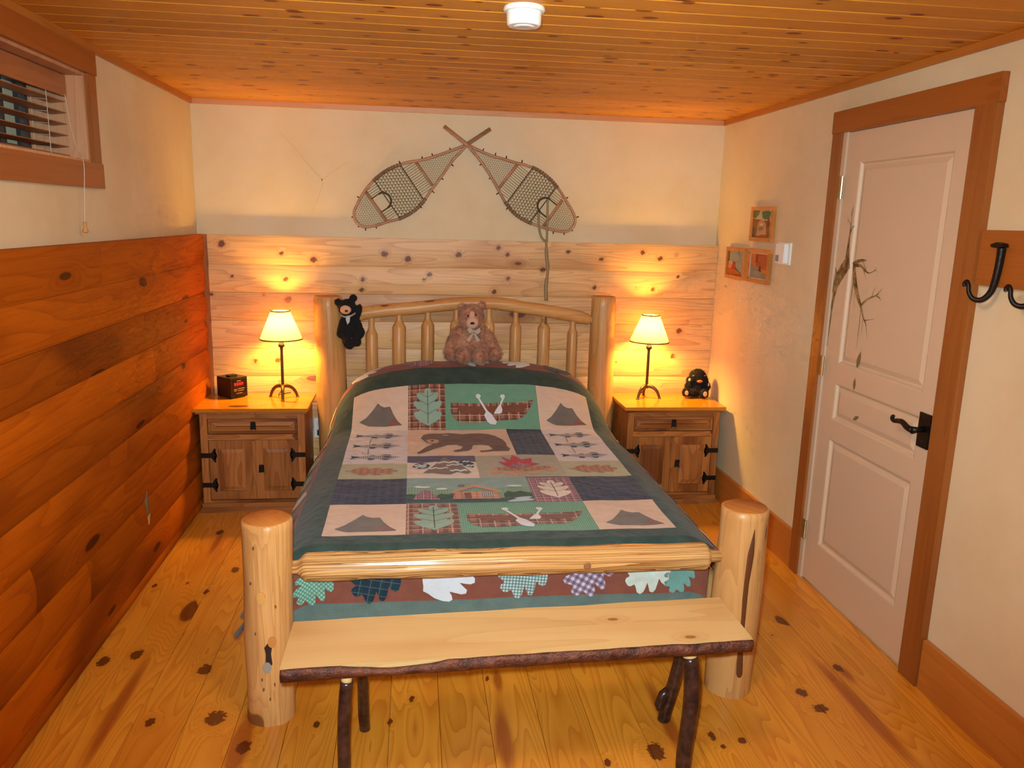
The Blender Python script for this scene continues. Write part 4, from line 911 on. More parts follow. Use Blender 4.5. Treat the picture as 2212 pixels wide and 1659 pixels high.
# ------------------------------------------------------------------ lamps
def build_lamp(cx, cy, z0, feet, label, cord):
    l = empty('table_lamp', (cx, cy, z0), label, 'lamp', 'bedside lamps')
    hub = .068
    for fx, fy in feet:
        d = Vector((fx-cx, fy-cy)); L = d.length; d.normalize()
        P = [(cx+d.x*r*L, cy+d.y*r*L, z0+h) for r, h in ((.04, .072), (.28, .071), (.54, .063), (.75, .047), (.89, .027), (.97, .010), (1.0, .0035))]
        lg = obj('leg', tube(B(), catmull(P, 4), [.0120-.0055*i/24 for i in range(25)], 10), M['lampiron'], l, smooth=True)
        obj('foot', lathe(B(), [(.0105, z0+.0002), (.0105, z0+.003), (.007, z0+.006)], fx, fy, 14), M['lampiron'], lg, smooth=True)
    obj('stem', lathe(B(), [(.011, z0+.058), (.0105, z0+.075), (.0085, z0+.08), (.0085, z0+.285), (.010, z0+.288), (.010, z0+.293), (.006, z0+.296)], cx, cy, 14), M['lampiron'], l)
    obj('socket', lathe(B(), [(.012, z0+.2965), (.018, z0+.302), (.018, z0+.314), (.014, z0+.318), (.014, z0+.352)], cx, cy, 16), M['black'], l, smooth=True)
    zb, zt, rb, rt = z0+.346, z0+.503, .117, .052
    bm = B(); lathe(bm, [(rb, zb), (rt, zt)], cx, cy, 48, False, False)
    sh = obj('shade', bm, M['shade'], l, smooth=True)
    rim = flat(128, 100, 70, 0.6, name='shade_trim')
    for z_, r_ in ((zb, rb), (zt, rt)):
        dz = .004
        bm = B(); lathe(bm, [(r_+.0012, z_-dz), (r_+.0016, z_), (r_+.0012, z_+dz), (r_-.0014, z_+dz), (r_-.0014, z_-dz), (r_+.0012, z_-dz)], cx, cy, 48, False, False); obj('shade_trim', bm, rim, sh, smooth=True)
    obj('harp', tube(B(), [(cx-.05, cy, zt-.004), (cx, cy, zt-.018), (cx+.05, cy, zt-.004)], .0015, 6), M['lampiron'], sh)
    t = NT('bulb_glass'); t.set(Base_Color=(1, .9, .7, 1), Roughness=0.4, Emission_Color=(1.0, .62, .26, 1), Emission_Strength=30.0)
    bm = B(); lathe(bm, [(.012, z0+.353), (.016, z0+.362), (.029, z0+.392), (.029, z0+.408), (.018, z0+.425), (.004, z0+.430)], cx, cy, 18); obj('bulb', bm, t.m, l, smooth=True)
    obj('power_cord', tube(B(), catmull(cord, 5), .0022, 6), M['black'], l)
    li = bpy.data.lights.new('bulb_light', 'POINT'); li.energy = LAMP_W; li.color = (1.0, 0.56, 0.08); li.shadow_soft_size = .045
    lo = bpy.data.objects.new('bulb_light', li); COL.objects.link(lo); lo.parent = l; lo.location = (0, 0, .412)
build_lamp(.477, -.19, .600, [(.486, -.262), (.400, -.152), (.553, -.154)], 'bronze tripod lamp with glowing cream shade beside the alarm clock', [(.477, -.185, .66), (.455, -.15, .625), (.440, -.13, .605), (.455, -.09, .603), (.50, -.058, .604)])
build_lamp(2.628, -.19, .600, [(2.563, -.238), (2.702, -.224), (2.633, -.117)], 'bronze tripod lamp with glowing cream shade beside the small black plush', [(2.63, -.185, .66), (2.615, -.15, .625), (2.60, -.12, .604), (2.62, -.08, .603), (2.66, -.058, .604)])

# ------------------------------------------------------------------ alarm clock
def build_clock():
    c0 = Vector((.197, -.224, .601)); dx = Vector((.655, .756, 0)); dy = Vector((-.756, .655, 0))
    T = Matrix(((dx.x, dy.x, 0, c0.x), (dx.y, dy.y, 0, c0.y), (0, 0, 1, c0.z), (0, 0, 0, 1)))
    c = empty('alarm_clock', c0 + dx*.055 + dy*.06, 'small black cube alarm clock with red digits on the nightstand', 'clock')
    obj('case', box(B(), (0, 0, .004), (.110, .125, .118), T), M['black'], c, bevel=.012, seg=3, smooth=True, angle=1.0)
    for (a, b) in ((.015, .02), (.095, .02), (.015, .105), (.095, .105)): obj('foot', box(B(), (a-.008, b-.008, -.0008), (a+.008, b+.008, .006), T), M['black'], c)
    obj('face', box(B(), (.012, -.0012, .012), (.098, .002, .108), T), flat(26, 12, 12, 0.15, name='clock_face'), c)
    t = NT('red_led'); t.set(Base_Color=(.2, 0, 0, 1), Emission_Color=(1, .03, .04, 1), Emission_Strength=1.2); led = t.m
    disp = obj('display', box(B(), (.018, -.0018, .072), (.086, -.0011, .092), T), flat(70, 8, 10, 0.3, name='display_red'), c)
    segs = {'5': 'afgcd', '8': 'abcdefg', '0': 'abcdef', '9': 'abfgcd'}
    x = .022
    for ch in '5809':
        w, h = .010, .0145; z = .0745; th = .0022
        S = {'a': (x, z+h-th, x+w, z+h), 'd': (x, z, x+w, z+th), 'g': (x, z+h/2-th/2, x+w, z+h/2+th/2), 'f': (x, z+h/2, x+th, z+h), 'b': (x+w-th, z+h/2, x+w, z+h), 'e': (x, z, x+th, z+h/2), 'c': (x+w-th, z, x+w, z+h/2)}
        bm = B()
        for k in segs[ch]:
            q = S[k]; box(bm, (q[0], -.0024, q[1]), (q[2], -.0019, q[3]), T)
        obj('digit', bm, led, disp); x += .0155
    pr = flat(150, 132, 110, 0.5, name='pale_print')
    for (a, b, z) in ((.040, .066, .098), (.020, .040, .050), (.046, .090, .052), (.020, .036, .042), (.044, .086, .041), (.036, .072, .026)):
        obj('print_line', box(B(), (a, -.0016, z), (b, -.0012, z+.0028), T), pr, c)
    bm = B(); box(bm, (.030, .05, .118), (.080, .08, .126), T); obj('snooze_button', bm, M['black'], c, bevel=.003)
build_clock()

# ------------------------------------------------------------------ plush toys
def blob(parts, vox):
    """one continuous skin over overlapping ellipsoids"""
    bm = B()
    for c, r, rot in parts: ell(bm, c, r, 20, Matrix.Rotation(rot[1], 3, rot[0]) if rot else None)
    me = bpy.data.meshes.new('tmp'); bm.to_mesh(me); bm.free(); o = bpy.data.objects.new('tmp', me); COL.objects.link(o)
    m = o.modifiers.new('r', 'REMESH'); m.mode = 'VOXEL'; m.voxel_size = vox; m2 = o.modifiers.new('s', 'SMOOTH'); m2.iterations = 4; m2.factor = 0.5
    bpy.context.view_layer.update(); dg = bpy.context.evaluated_depsgraph_get()
    me2 = bpy.data.meshes.new_from_object(o.evaluated_get(dg)); bm = B(); bm.from_mesh(me2)
    bpy.data.objects.remove(o); bpy.data.meshes.remove(me); bpy.data.meshes.remove(me2); return bm
def fur(bm, n, L, seed, w=0.0011, droop=0.4):
    rnd = random.Random(seed); bm.faces.ensure_lookup_table(); fs = [f for f in bm.faces]; wts = [f.calc_area() for f in fs]
    out = B()
    for f in rnd.choices(fs, wts, k=n):
        vs = [v.co for v in f.verts]; a, b = rnd.random(), rnd.random(); p = vs[0].lerp(vs[1], a).lerp(vs[-1].lerp(vs[2 % len(vs)], a), b)
        nrm = f.normal; t = nrm.orthogonal().normalized(); t = Matrix.Rotation(rnd.random()*6.28, 3, nrm) @ t
        d = (nrm + Vector((rnd.uniform(-.4, .4), rnd.uniform(-.4, .4), -droop+rnd.uniform(-.3, .3)))).normalized()*L*rnd.uniform(.6, 1.2)
        out.faces.new((out.verts.new(p-t*w), out.verts.new(p+t*w), out.verts.new(p+d)))
    return out
def plush(name, loc, label, parts, vox, mat, nfur, L, seed):
    p = empty(name, loc, label, 'plush toy')
    bm = blob(parts, vox); f = fur(bm, nfur, L, seed)
    body = obj('body', bm, M[mat], p, smooth=True); fo = obj('fur', f, M[mat], body); fo['kind'] = 'stuff'
    return p, body
def E1_(name, c, r, mat, par, rot=None, seg=18): return obj(name, ell(B(), c, r, seg, Matrix.Rotation(rot[1], 3, rot[0]) if rot else None), mat, par, smooth=True)
def bow(par, x, y, z, s, mat, ang=0.0):
    R = Matrix.Rotation(ang, 3, 'Y')
    def q(u, v, w=0): return Vector((x, y, z)) + R @ Vector((u*s, w*s, v*s))
    k = obj('bow', ell(B(), (x, y, z), (.12*s, .10*s, .12*s), 10), mat, par, smooth=True)
    for pts in ([(0, 0), (-.35, .30), (-.45, .05), (-.25, -.18)], [(0, 0), (.35, .30), (.45, .05), (.25, -.18)]):
        bm = prism(B(), pts, lambda u, v, t: q(u, v, t), -.07, .07); obj('bow_loop', bm, mat, k)
    for pts in ([(-.02, 0), (.06, -.05), (-.20, -.75), (-.42, -.62)], [(.02, 0), (-.06, -.05), (.28, -.70), (.50, -.55)]):
        bm = prism(B(), pts, lambda u, v, t: q(u, v, t), -.04, .04); obj('bow_tail', bm, mat, k)

def build_plush():
    # brown bear sitting on the pillows against the spindles
    cx, cy, z0 = 1.545, -.335, .848
    P = [((cx, cy+.055, z0+.085), (.095, .080, .100), None), ((cx, cy+.06, z0+.04), (.115, .085, .055), None), ((cx, cy+.03, z0+.245), (.068, .064, .070), None),
         ((cx-.052, cy+.05, z0+.304), (.022, .014, .022), None), ((cx+.062, cy+.05, z0+.312), (.022, .014, .022), None),
         ((cx-.085, cy+.035, z0+.105), (.045, .045, .095), ('Y', .35)), ((cx+.100, cy+.035, z0+.100), (.045, .045, .098), ('Y', -.42)),
         ((cx-.105, cy+.01, z0+.045), (.045, .045, .045), None), ((cx+.130, cy+.01, z0+.042), (.045, .045, .043), None),
         ((cx-.045, cy-.055, z0+.042), (.045, .060, .044), None), ((cx+.047, cy-.062, z0+.040), (.046, .060, .044), None)]
    p, b = plush('plush_bear', (cx, cy, z0), 'brown furry teddy bear with striped bow sitting on the pillows', P, .007, 'brownplush', 9000, .017, 5)
    mz = E1_('muzzle', (cx+.002, cy-.032, z0+.222), (.036, .026, .036), M['pinktan'], p); E1_('muzzle_bridge', (cx+.001, cy-.028, z0+.258), (.018, .016, .030), M['pinktan'], mz)
    E1_('nose', (cx+.002, cy-.056, z0+.222), (.013, .007, .0075), M['black'], p); 
    for sg in (-1, 1): E1_('eye', (cx+sg*.022, cy-.031, z0+.263+sg*.003), (.0055, .004, .0055), M['black'], p)
    rb = fabric('striped_ribbon', (196, 178, 158), (110, 96, 88), None, .012, .01, .4); bow(p, cx+.012, cy-.038, z0+.175, .085, flat(178, 160, 142, .8, name='ribbon_tan'), .12)
    # black bear hung by the left head post
    cx, cy, z0 = .865, -.262, .905
    P = [((cx, cy+.02, z0+.125), (.050, .042, .075), ('Y', -.06)), ((cx-.012, cy, z0+.232), (.050, .046, .046), ('Y', -.2)), ((cx-.062, cy+.006, z0+.258), (.022, .014, .022), None), ((cx+.022, cy+.006, z0+.283), (.023, .014, .022), None),
         ((cx-.040, cy+.005, z0+.125), (.024, .026, .062), ('Y', .22)), ((cx+.048, cy+.005, z0+.120), (.024, .026, .066), ('Y', -.28)), ((cx-.048, cy-.004, z0+.085), (.024, .024, .028), None), ((cx+.062, cy-.004, z0+.092), (.023, .024, .028), None),
         ((cx-.014, cy-.010, z0+.045), (.026, .030, .045), ('Y', -.1)), ((cx+.034, cy-.008, z0+.055), (.026, .030, .043), ('Y', -.1)), ((cx-.002, cy-.018, z0+.022), (.026, .026, .024), None), ((cx+.040, cy-.016, z0+.036), (.025, .026, .023), None),
         ((cx+.045, cy+.02, z0+.20), (.020, .03, .05), ('Y', .3))]
    p, b = plush('plush_bear', (cx, cy, z0), 'black plush bear with tan muzzle hanging at the left head post', P, .006, 'blackplush', 2500, .006, 6)
    E1_('muzzle', (cx-.017, cy-.036, z0+.222), (.031, .020, .026), M['tanplush'], p); E1_('nose', (cx-.012, cy-.056, z0+.217), (.009, .005, .007), flat(58, 20, 16, .5), p)
    bm = tube(B(), [(cx-.05, cy-.030, z0+.190), (cx-.02, cy-.042, z0+.182), (cx+.015, cy-.040, z0+.190), (cx+.035, cy-.028, z0+.203)], .0055, 8); obj('neck_ribbon', bm, M['ribbon'], p, smooth=True)
    obj('ribbon_tail', prism(B(), [(-.016, .188), (.008, .186), (.004, .155), (-.008, .140), (-.016, .165)], lambda u, v, t: (cx+u, cy-.046+t, z0+v), 0, .003), flat(196, 192, 178, .8), p)
    E1_('white_patch', (cx+.016, cy-.006, z0+.060), (.012, .022, .012), flat(206, 200, 184, .9), p)
    # small black plush on the right nightstand
    cx, cy, z0 = 2.952, -.175, .604
    P = [((cx, cy+.02, z0+.050), (.055, .050, .052), None), ((cx+.002, cy+.005, z0+.122), (.050, .048, .046), None), ((cx-.045, cy+.005, z0+.098), (.024, .022, .026), None), ((cx+.048, cy+.01, z0+.095), (.024, .024, .034), ('Y', -.3)),
         ((cx+.060, cy-.005, z0+.062), (.022, .024, .030), None), ((cx-.045, cy-.025, z0+.030), (.045, .026, .024), ('Y', -.15)), ((cx-.082, cy-.034, z0+.032), (.022, .020, .028), None), ((cx+.030, cy-.040, z0+.026), (.026, .040, .026), None), ((cx+.025, cy-.06, z0+.030), (.023, .018, .028), None),
         ((cx-.055, cy+.0, z0+.070), (.020, .022, .028), ('Y', .5))]
    p, b = plush('plush_gorilla', (cx, cy, z0), 'small black shaggy plush with tan muzzle on the right nightstand', P, .005, 'blackplush', 4000, .010, 8)
    E1_('muzzle', (cx+.000, cy-.040, z0+.102), (.018, .012, .010), flat(176, 112, 60, .9), p)
    for c, r in (((cx-.082, cy-.054, z0+.032), (.012, .005, .015)), ((cx+.026, cy-.078, z0+.030), (.013, .005, .016))): E1_('foot_pad', c, r, M['tanplush'], p)
    for c, r in (((cx-.056, cy-.017, z0+.106), (.008, .005, .010)), ((cx+.062, cy-.026, z0+.078), (.005, .006, .011))): E1_('hand_pad', c, r, flat(198, 180, 150, .9), p)
    for sg in (-1, 1): E1_('eye', (cx+sg*.036-.004, cy-.032, z0+.136), (.006, .003, .003), flat(160, 156, 160, .3), p)
build_plush()

# ------------------------------------------------------------------ live-edge bench
def build_bench():
    z1, z0 = .440, .402
    be = empty('bench', (1.54, -2.62, 0), 'live-edge log bench with bark rim at the foot of the bed', 'bench')
    n = 60; rnd = random.Random(11); bm = B(); rows = []
    def fy(x): return -2.776 + (x-.864)/(1.358)*.052
    def byy(x): return -2.512 + (x-.864)/(1.358)*.060
    for i in range(n+1):
        x = .864+1.358*i/n; w = .006*noise.noise(Vector((x*5, 0, 0))) + .004*noise.noise(Vector((x*16, 2, 0)))
        f, b = fy(x)+w, byy(x)-.004*noise.noise(Vector((x*6, 9, 0)))
        rows.append([bm.verts.new(p) for p in ((x, b, z0), (x, b, z1-.004), (x, b-.004, z1), (x, f+.02, z1), (x, f+.004, z1-.0005), (x, f+.006, z0+.002))])
    for A, Bq in zip(rows, rows[1:]):
        for k in range(6): bm.faces.new((A[k], A[(k+1) % 6], Bq[(k+1) % 6], Bq[k]))
    bm.faces.new(rows[0]); bm.faces.new(rows[-1][::-1]); bmesh.ops.recalc_face_normals(bm, faces=bm.faces)
    obj('seat', bm, M['bench'], be, smooth=True, angle=0.6)
    bm = B(); rows = []
    for i in range(n+1):
        x = .8645+1.357*i/n; w = .006*noise.noise(Vector((x*5, 0, 0))) + .004*noise.noise(Vector((x*16, 2, 0))); f = fy(x)+w; r = .004*noise.noise(Vector((x*22, 5, 0))); t_ = .002*noise.noise(Vector((x*9, 7, 0)))
        tp = z1-.002+t_ - (.016*max(0, math.sin((x-1.02)/.30*math.pi)) if 1.02 < x < 1.32 else 0)
        rows.append([bm.verts.new(p) for p in ((x, f+.0055, tp), (x, f-.004+r, tp-.004), (x, f-.007+r, (z0+tp)/2), (x, f+.002+r, z0-.003), (x, f+.012, z0-.004+r), (x, f+.0055, z0+.004))])
    for A, Bq in zip(rows, rows[1:]):
        for k in range(6): bm.faces.new((A[k], A[(k+1) % 6], Bq[(k+1) % 6], Bq[k]))
    bm.faces.new(rows[0]); bm.faces.new(rows[-1][::-1]); bmesh.ops.recalc_face_normals(bm, faces=bm.faces)
    obj('bark_edge', bm, M['bark'], be, smooth=True)
    for top, foot, r, bend in (((1.040, -2.715), (1.020, -2.760), .0175, (-.006, 0)), ((2.045, -2.665), (2.045, -2.735), .0235, (.012, -.004)), ((1.055, -2.56), (1.068, -2.425), .017, (.004, 0)), ((2.085, -2.535), (2.066, -2.46), .0200, (.006, 0))):
        P = [(top[0]+(foot[0]-top[0])*a+bend[0]*math.sin(a*math.pi*1.5), top[1]+(foot[1]-top[1])*a+bend[1]*math.sin(a*3), z0*(1-a)) for a in [i/10 for i in range(11)]]
        Pt = [P[0], P[1]] ; 
        lg = obj('leg', tube(B(), catmull(P[1:], 3), [r*1.02]*28, 16, wob=0.10), M['legbark'], be, smooth=True)
        obj('tenon', tube(B(), [(P[0][0], P[0][1], z0+.004), P[0], (P[1][0], P[1][1], P[1][2]+.006), (P[1][0], P[1][1], P[1][2]-.004)], [r*.8, r*.8, r*.86, r*.95], 14), flat(224, 186, 120, .5, name='pale_tenon'), lg, smooth=True)
    lg4 = [o for o in be.children if o.name.startswith('leg')][-1]
    sx, sy = 2.066, -2.475
    obj('branch_stub', tube(B(), [(sx+.005, sy, .13), (sx-.022, sy-.008, .110), (sx-.034, sy-.010, .075), (sx-.030, sy-.010, .062)], [.012, .016, .017, .014], 12), M['legbark'], lg4, smooth=True)
build_bench()

# ------------------------------------------------------------------ snowshoes on the rear wall
def pip(pt, poly):
    x, y = pt; c = False; n = len(poly)
    for i in range(n):
        x1, y1 = poly[i]; x2, y2 = poly[(i+1) % n]
        if (y1 > y) != (y2 > y) and x < (x2-x1)*(y-y1)/(y2-y1)+x1: c = not c
    return c
def build_snowshoe(frame, tailend, bars, hole, main, label, yo, wood_m, strap=None, tuft_seed=1):
    """frame: closed outline from the tail crossing round the toe; all in wall coordinates (x, z)"""
    xs = [p[0] for p in frame]; zs = [p[1] for p in frame]
    sn = empty('snowshoe', (sum(xs)/len(xs), -.02+yo, min(zs)), label, 'snowshoe', 'crossed snowshoes on the wall')
    y = -.022+yo
    P = catmull([(a, y, b) for a, b in frame], 5)
    for i, p in enumerate(P): p.y = y + .004*math.sin(i*.3)
    fr = obj('frame', tube(B(), [Vector((frame[0][0], y, frame[0][1]))]+P, .0085, 10), wood_m, sn, smooth=True)
    T0 = Vector((frame[0][0], y, frame[0][1])); T1 = Vector((tailend[0], y, tailend[1]))
    obj('tail', tube(B(), [T0+(T0-T1).normalized()*.02, T0, T1], [.013, .013, .0125], 10, flat_=.75), wood_m, sn, smooth=True)
    for a, b in bars:
        obj('crossbar', tube(B(), [(a[0], y, a[1]), (b[0], y, b[1])], .011, 8, flat_=.6), wood_m, sn, smooth=True)
    web = flat(128, 108, 66, .7, name='rawhide_web'); webd = flat(78, 58, 36, .7, name='dark_rawhide')
    poly = [(p.x, p.z) for p in P[::2]]
    ax = Vector((frame[0][0], frame[0][1])); toe = Vector(((bars[1][0][0]+bars[1][1][0])/2, (bars[1][0][1]+bars[1][1][1])/2)); d = (toe-ax).normalized(); nn = Vector((-d.y, d.x))
    def along(p): return (Vector(p)-ax).dot(d)
    b1 = along(((bars[0][0][0]+bars[0][1][0])/2, (bars[0][0][1]+bars[0][1][1])/2)); b2 = along(toe)
    hc, hr = Vector(hole[0]), hole[1]
    m0, m1 = b1+.085, b2-.075
    def mesh_web(name, lo, hi, pitch, w, mat, avoid=False):
        """hexagonal rawhide netting clipped to the frame"""
        bm = B(); a = pitch; done = set()
        N = int((hi-lo)/(a*1.5))+2; K = 30
        def node(i, j): return None
        segs = []
        for i in range(-1, N*2):
            for j in range(-K, K):
                cu = lo + i*a*.866; cv = (j + (.5 if i % 2 else 0))*a
                # three edges of each hexagonal cell
                R_ = a/math.sqrt(3); pts = [(cu+R_*math.sin(k*math.pi/3)*1.0, cv+R_*math.cos(k*math.pi/3)) for k in range(6)]
                for k in range(3): segs.append((pts[k], pts[k+1]))
        for p, q in segs:
            mu, mv = (p[0]+q[0])/2, (p[1]+q[1])/2
            if not lo <= mu <= hi: continue
            W0 = ax + d*mu + nn*mv
            if not pip((W0.x, W0.y), poly): continue
            if avoid and (W0-hc).length < hr: continue
            A_ = ax+d*p[0]+nn*p[1]; B_ = ax+d*q[0]+nn*q[1]
            dd = (B_-A_).normalized(); e = Vector((-dd.y, dd.x))*w/2; yy = y-.001
            vs = [bm.verts.new((c.x, yy+o, c.y)) for o in (-.0012, .0012) for c in (A_+e, B_+e, B_-e, A_-e)]
            for f in ((0, 1, 2, 3), (7, 6, 5, 4), (0, 4, 5, 1), (2, 6, 7, 3)): bm.faces.new([vs[i_] for i_ in f])
        o = obj(name, bm, mat, sn); o['kind'] = 'stuff'; return o
    mesh_web('webbing', m0, m1, .0190, .0042, web, True); mesh_web('webbing', .05, b1-.006, .0135, .0018, web); mesh_web('webbing', b2+.006, b2+.5, .0140, .0020, web)
    # lashings across the gaps and round the frame
    def span(u):
        lo = hi = None
        for k in range(-120, 121):
            p = ax+d*u+nn*(k*.004)
            if pip((p.x, p.y), poly):
                lo = k if lo is None else lo; hi = k
        return (lo*.004, hi*.004) if lo is not None else None
    bm = B()
    for u0, u1 in ((b1+.004, m0), (m1, b2-.004)):
        s0 = span((u0+u1)/2)
        if not s0: continue
        k = s0[0]+.014
        while k < s0[1]-.01:
            c = ax+d*(u0+u1)/2+nn*k
            if (c-hc).length > hr*1.05 or u0 < m0-.01:
                a_, b_ = ax+d*u0+nn*k, ax+d*u1+nn*k; tube(bm, [(a_.x, y-.002, a_.y), (b_.x, y-.002, b_.y)], .0017, 5)
            k += .0135
    o = obj('lashing', bm, web, sn); o['kind'] = 'stuff'
    bm = B(); L = len(P)
    for i in range(4, L-4):
        p = P[i]; u = along((p.x, p.z))
        if m0-.01 < u < m1+.01:
            dd = (P[i+1]-P[i-1]).normalized(); e = Vector((-dd.z, 0, dd.x))
            for s_ in (-.0035, .0035):
                c = p+dd*s_; tube(bm, [c+e*.010+Vector((0, -.001, 0)), c+e*.005+Vector((0, -.0098, 0)), c-e*.005+Vector((0, -.0098, 0)), c-e*.010+Vector((0, -.001, 0))], .0021, 5)
    o = obj('lashing', bm, webd, sn); o['kind'] = 'stuff'
    for u in (m0, m1):
        sp = span(u)
        if sp:
            a_, b_ = ax+d*u+nn*(sp[0]+.008), ax+d*u+nn*(sp[1]-.008); obj('selvage_cord', tube(B(), [(a_.x, y-.002, a_.y), (b_.x, y-.002, b_.y)], .003, 6), webd, sn)
    # wrapped rim of the toe hole
    pts = []
    for k in range(13):
        an = math.pi*(.0+k/12); v = hc - d*hr*math.sin(an)*.98 + nn*hr*math.cos(an); pts.append((v.x, y-.003, v.y))
    obj('toe_hole_rim', tube(B(), pts, .0058, 8), webd, sn, smooth=True)
    for sg in (-1, 1):
        a_ = hc+nn*hr*sg; b_ = a_+d*max(.02, (b2-along(a_))); obj('toe_hole_cord', tube(B(), [(a_.x, y-.003, a_.y), (b_.x, y-.003, b_.y)], .0035, 6), webd, sn)
    # wool tufts along the rim
    rnd = random.Random(tuft_seed); tm = flat(52, 34, 26, .9, name='dark_wool')
    for i in [int(L*f) for f in (.06, .10, .13, .19, .36, .44, .50, .54, .58, .74, .80, .85, .90)]:
        p = P[i]; dd = (P[(i+1) % L]-P[i-1]).normalized(); e = Vector((-dd.z, 0, dd.x)); c = Vector((sum(q.x for q in P)/L, y, sum(q.z for q in P)/L))
        if e.dot(p-c) < 0: e = -e
        tube_ = tube(B(), [p+e*.006, p+e*(.016+rnd.random()*.008)], [.0035, .0028], 6); obj('wool_tuft', tube_, tm, sn)
    if strap:
        sm = flat(150, 130, 92, .6, name='leather_strap')
        for nm, pts, r in strap: obj(nm, tube(B(), catmull([(a, y-.010-c, b) for a, b, c in pts], 5), r, 8, flat_=.8), sm, sn, smooth=True)
    return sn
SR = [(1.523, 2.056), (1.589, 2.028), (1.655, 2.002), (1.736, 1.982), (1.803, 1.965), (1.871, 1.951), (1.939, 1.928), (2.009, 1.881), (2.066, 1.824), (2.109, 1.766), (2.146, 1.714), (2.172, 1.662), (2.167, 1.615), (2.137, 1.584), (2.089, 1.579), (2.019, 1.591), (1.95, 1.609), (1.88, 1.634), (1.811, 1.675), (1.755, 1.736), (1.72, 1.794), (1.685, 1.852), (1.644, 1.915), (1.596, 1.977), (1.556, 2.021), (1.530, 2.050)]
SL = [(1.525, 2.056), (1.47, 2.033), (1.372, 1.995), (1.274, 1.963), (1.182, 1.944), (1.098, 1.913), (1.039, 1.876), (0.987, 1.83), (0.941, 1.775), (0.905, 1.713), (0.882, 1.661), (0.887, 1.616), (0.913, 1.587), (0.946, 1.578), (1.004, 1.586), (1.077, 1.611), (1.142, 1.629), (1.208, 1.663), (1.268, 1.716), (1.314, 1.782), (1.359, 1.842), (1.405, 1.907), (1.451, 1.972), (1.496, 2.019), (1.519, 2.050)]
_sw = wood('snowshoe_ash', (182, 134, 98), (140, 94, 64), axis=0, sa=2, sb=30, rings=4, ring_amt=0.4, density=0, rough=0.4)
build_snowshoe(SL, (1.661, 2.148), [((1.235, 1.949), (1.33, 1.821)), ((0.945, 1.781), (1.07, 1.609))], ((1.048, 1.727), .046), None, 'bent-wood snowshoe with rawhide webbing, toe pointing to the lower left', 0.0, _sw, None, 3)
build_snowshoe(SR, (1.393, 2.15), [((1.82, 1.956), (1.716, 1.82)), ((2.092, 1.762), (1.981, 1.603))], ((1.990, 1.725), .046), None, 'bent-wood snowshoe with a long leather strap hanging from it', -.022, _sw,
    [('leather_strap', [(2.003, 1.763, 0), (2.005, 1.651, 0), (2.004, 1.52, .012)], .0075), ('leather_strap', [(1.951, 1.682, 0), (1.957, 1.596, 0), (1.973, 1.543, .004), (2.001, 1.513, .012)], .0075),
     ('strap_tail', [(2.001, 1.520, .012), (2.002, 1.449, .026), (2.013, 1.348, .028), (2.005, 1.258, .028), (2.010, 1.172, .028)], [.008]*4+[.012]*6+[.009]*3+[.013]*8)], 5)

# ------------------------------------------------------------------ things on the right wall
def build_picture(y0, y1, z0, z1, label, shapes, sky, mat_edge=None):
    """frame on the right wall; y runs towards the photographer"""
    p = empty('framed_picture', (W, (y0+y1)/2, z0), label, 'picture', 'small framed pictures beside the thermostat')
    fw = .020; x0 = W-.022
    fm = wood('picture_frame_wood', (206, 134, 64), (170, 96, 40), axis=1, sa=2, sb=20, rings=4, ring_amt=.3, density=0, rough=.4)
    for lo, hi in (((y1, z1-fw), (y0, z1)), ((y1, z0), (y0, z0+fw)), ((y1, z0+fw), (y1+fw, z1-fw)), ((y0-fw, z0+fw), (y0, z1-fw))):
        obj('frame_bar', bx((x0, lo[0], lo[1]), (W-.0005, hi[0], hi[1])), fm, p, bevel=.002)
    ya, yb, za, zb = y0-fw, y1+fw, z0+fw, z1-fw
    pr = obj('print', bx((W-.014, yb, za), (W-.0008, ya, zb)), flat(*sky, .7), p)
    for i, (col, pts) in enumerate(shapes):      # u from the rear edge, v up
        bm = prism(B(), [(ya+(yb-ya)*u, za+(zb-za)*v) for u, v in pts], lambda u, v, t: (W-.014-t, u, v), 0.0, .0003+.00025*(i+1))
        obj('print_shape', bm, flat(*col, .7), pr)
    if mat_edge:
        for lo, hi in (((ya, za), (yb, za+.006)), ((ya, zb-.006), (yb, zb)), ((ya, za), (ya-.007, zb)), ((yb+.007, za), (yb, zb))):
            obj('mat_strip', bx((W-.0175, min(lo[0], hi[0]), lo[1]), (W-.014, max(lo[0], hi[0]), hi[1])), flat(*mat_edge, .7), pr)
build_picture(-.530, -.800, 1.560, 1.742, 'topmost small framed picture of a house among trees', [
    ((150, 98, 52), [(0, 0), (1, 0), (1, .6), (0, .7)]), ((112, 112, 62), [(0, .75), (.12, .7), (.3, .85), (.35, 1), (0, 1)]), ((84, 112, 66), [(.45, .95), (.52, .72), (.68, .66), (.86, .72), (.95, .92), (.8, .98), (.6, .97)]),
    ((196, 150, 104), [(.25, .06), (.3, .55), (.5, .72), (.72, .5), (.78, .06)]), ((226, 200, 160), [(.42, .45), (.5, .56), (.58, .45)]), ((120, 116, 108), [(.36, .26), (.58, .28), (.58, .40), (.36, .38)]), ((92, 90, 60), [(.04, .02), (.14, .02), (.12, .36), (.05, .34)]),
    ((166, 100, 44), [(.42, 0), (.80, 0), (.78, .12), (.44, .1)]), ((140, 78, 42), [(.78, .4), (.9, .42), (.88, .78), (.8, .72)])], (196, 178, 150))
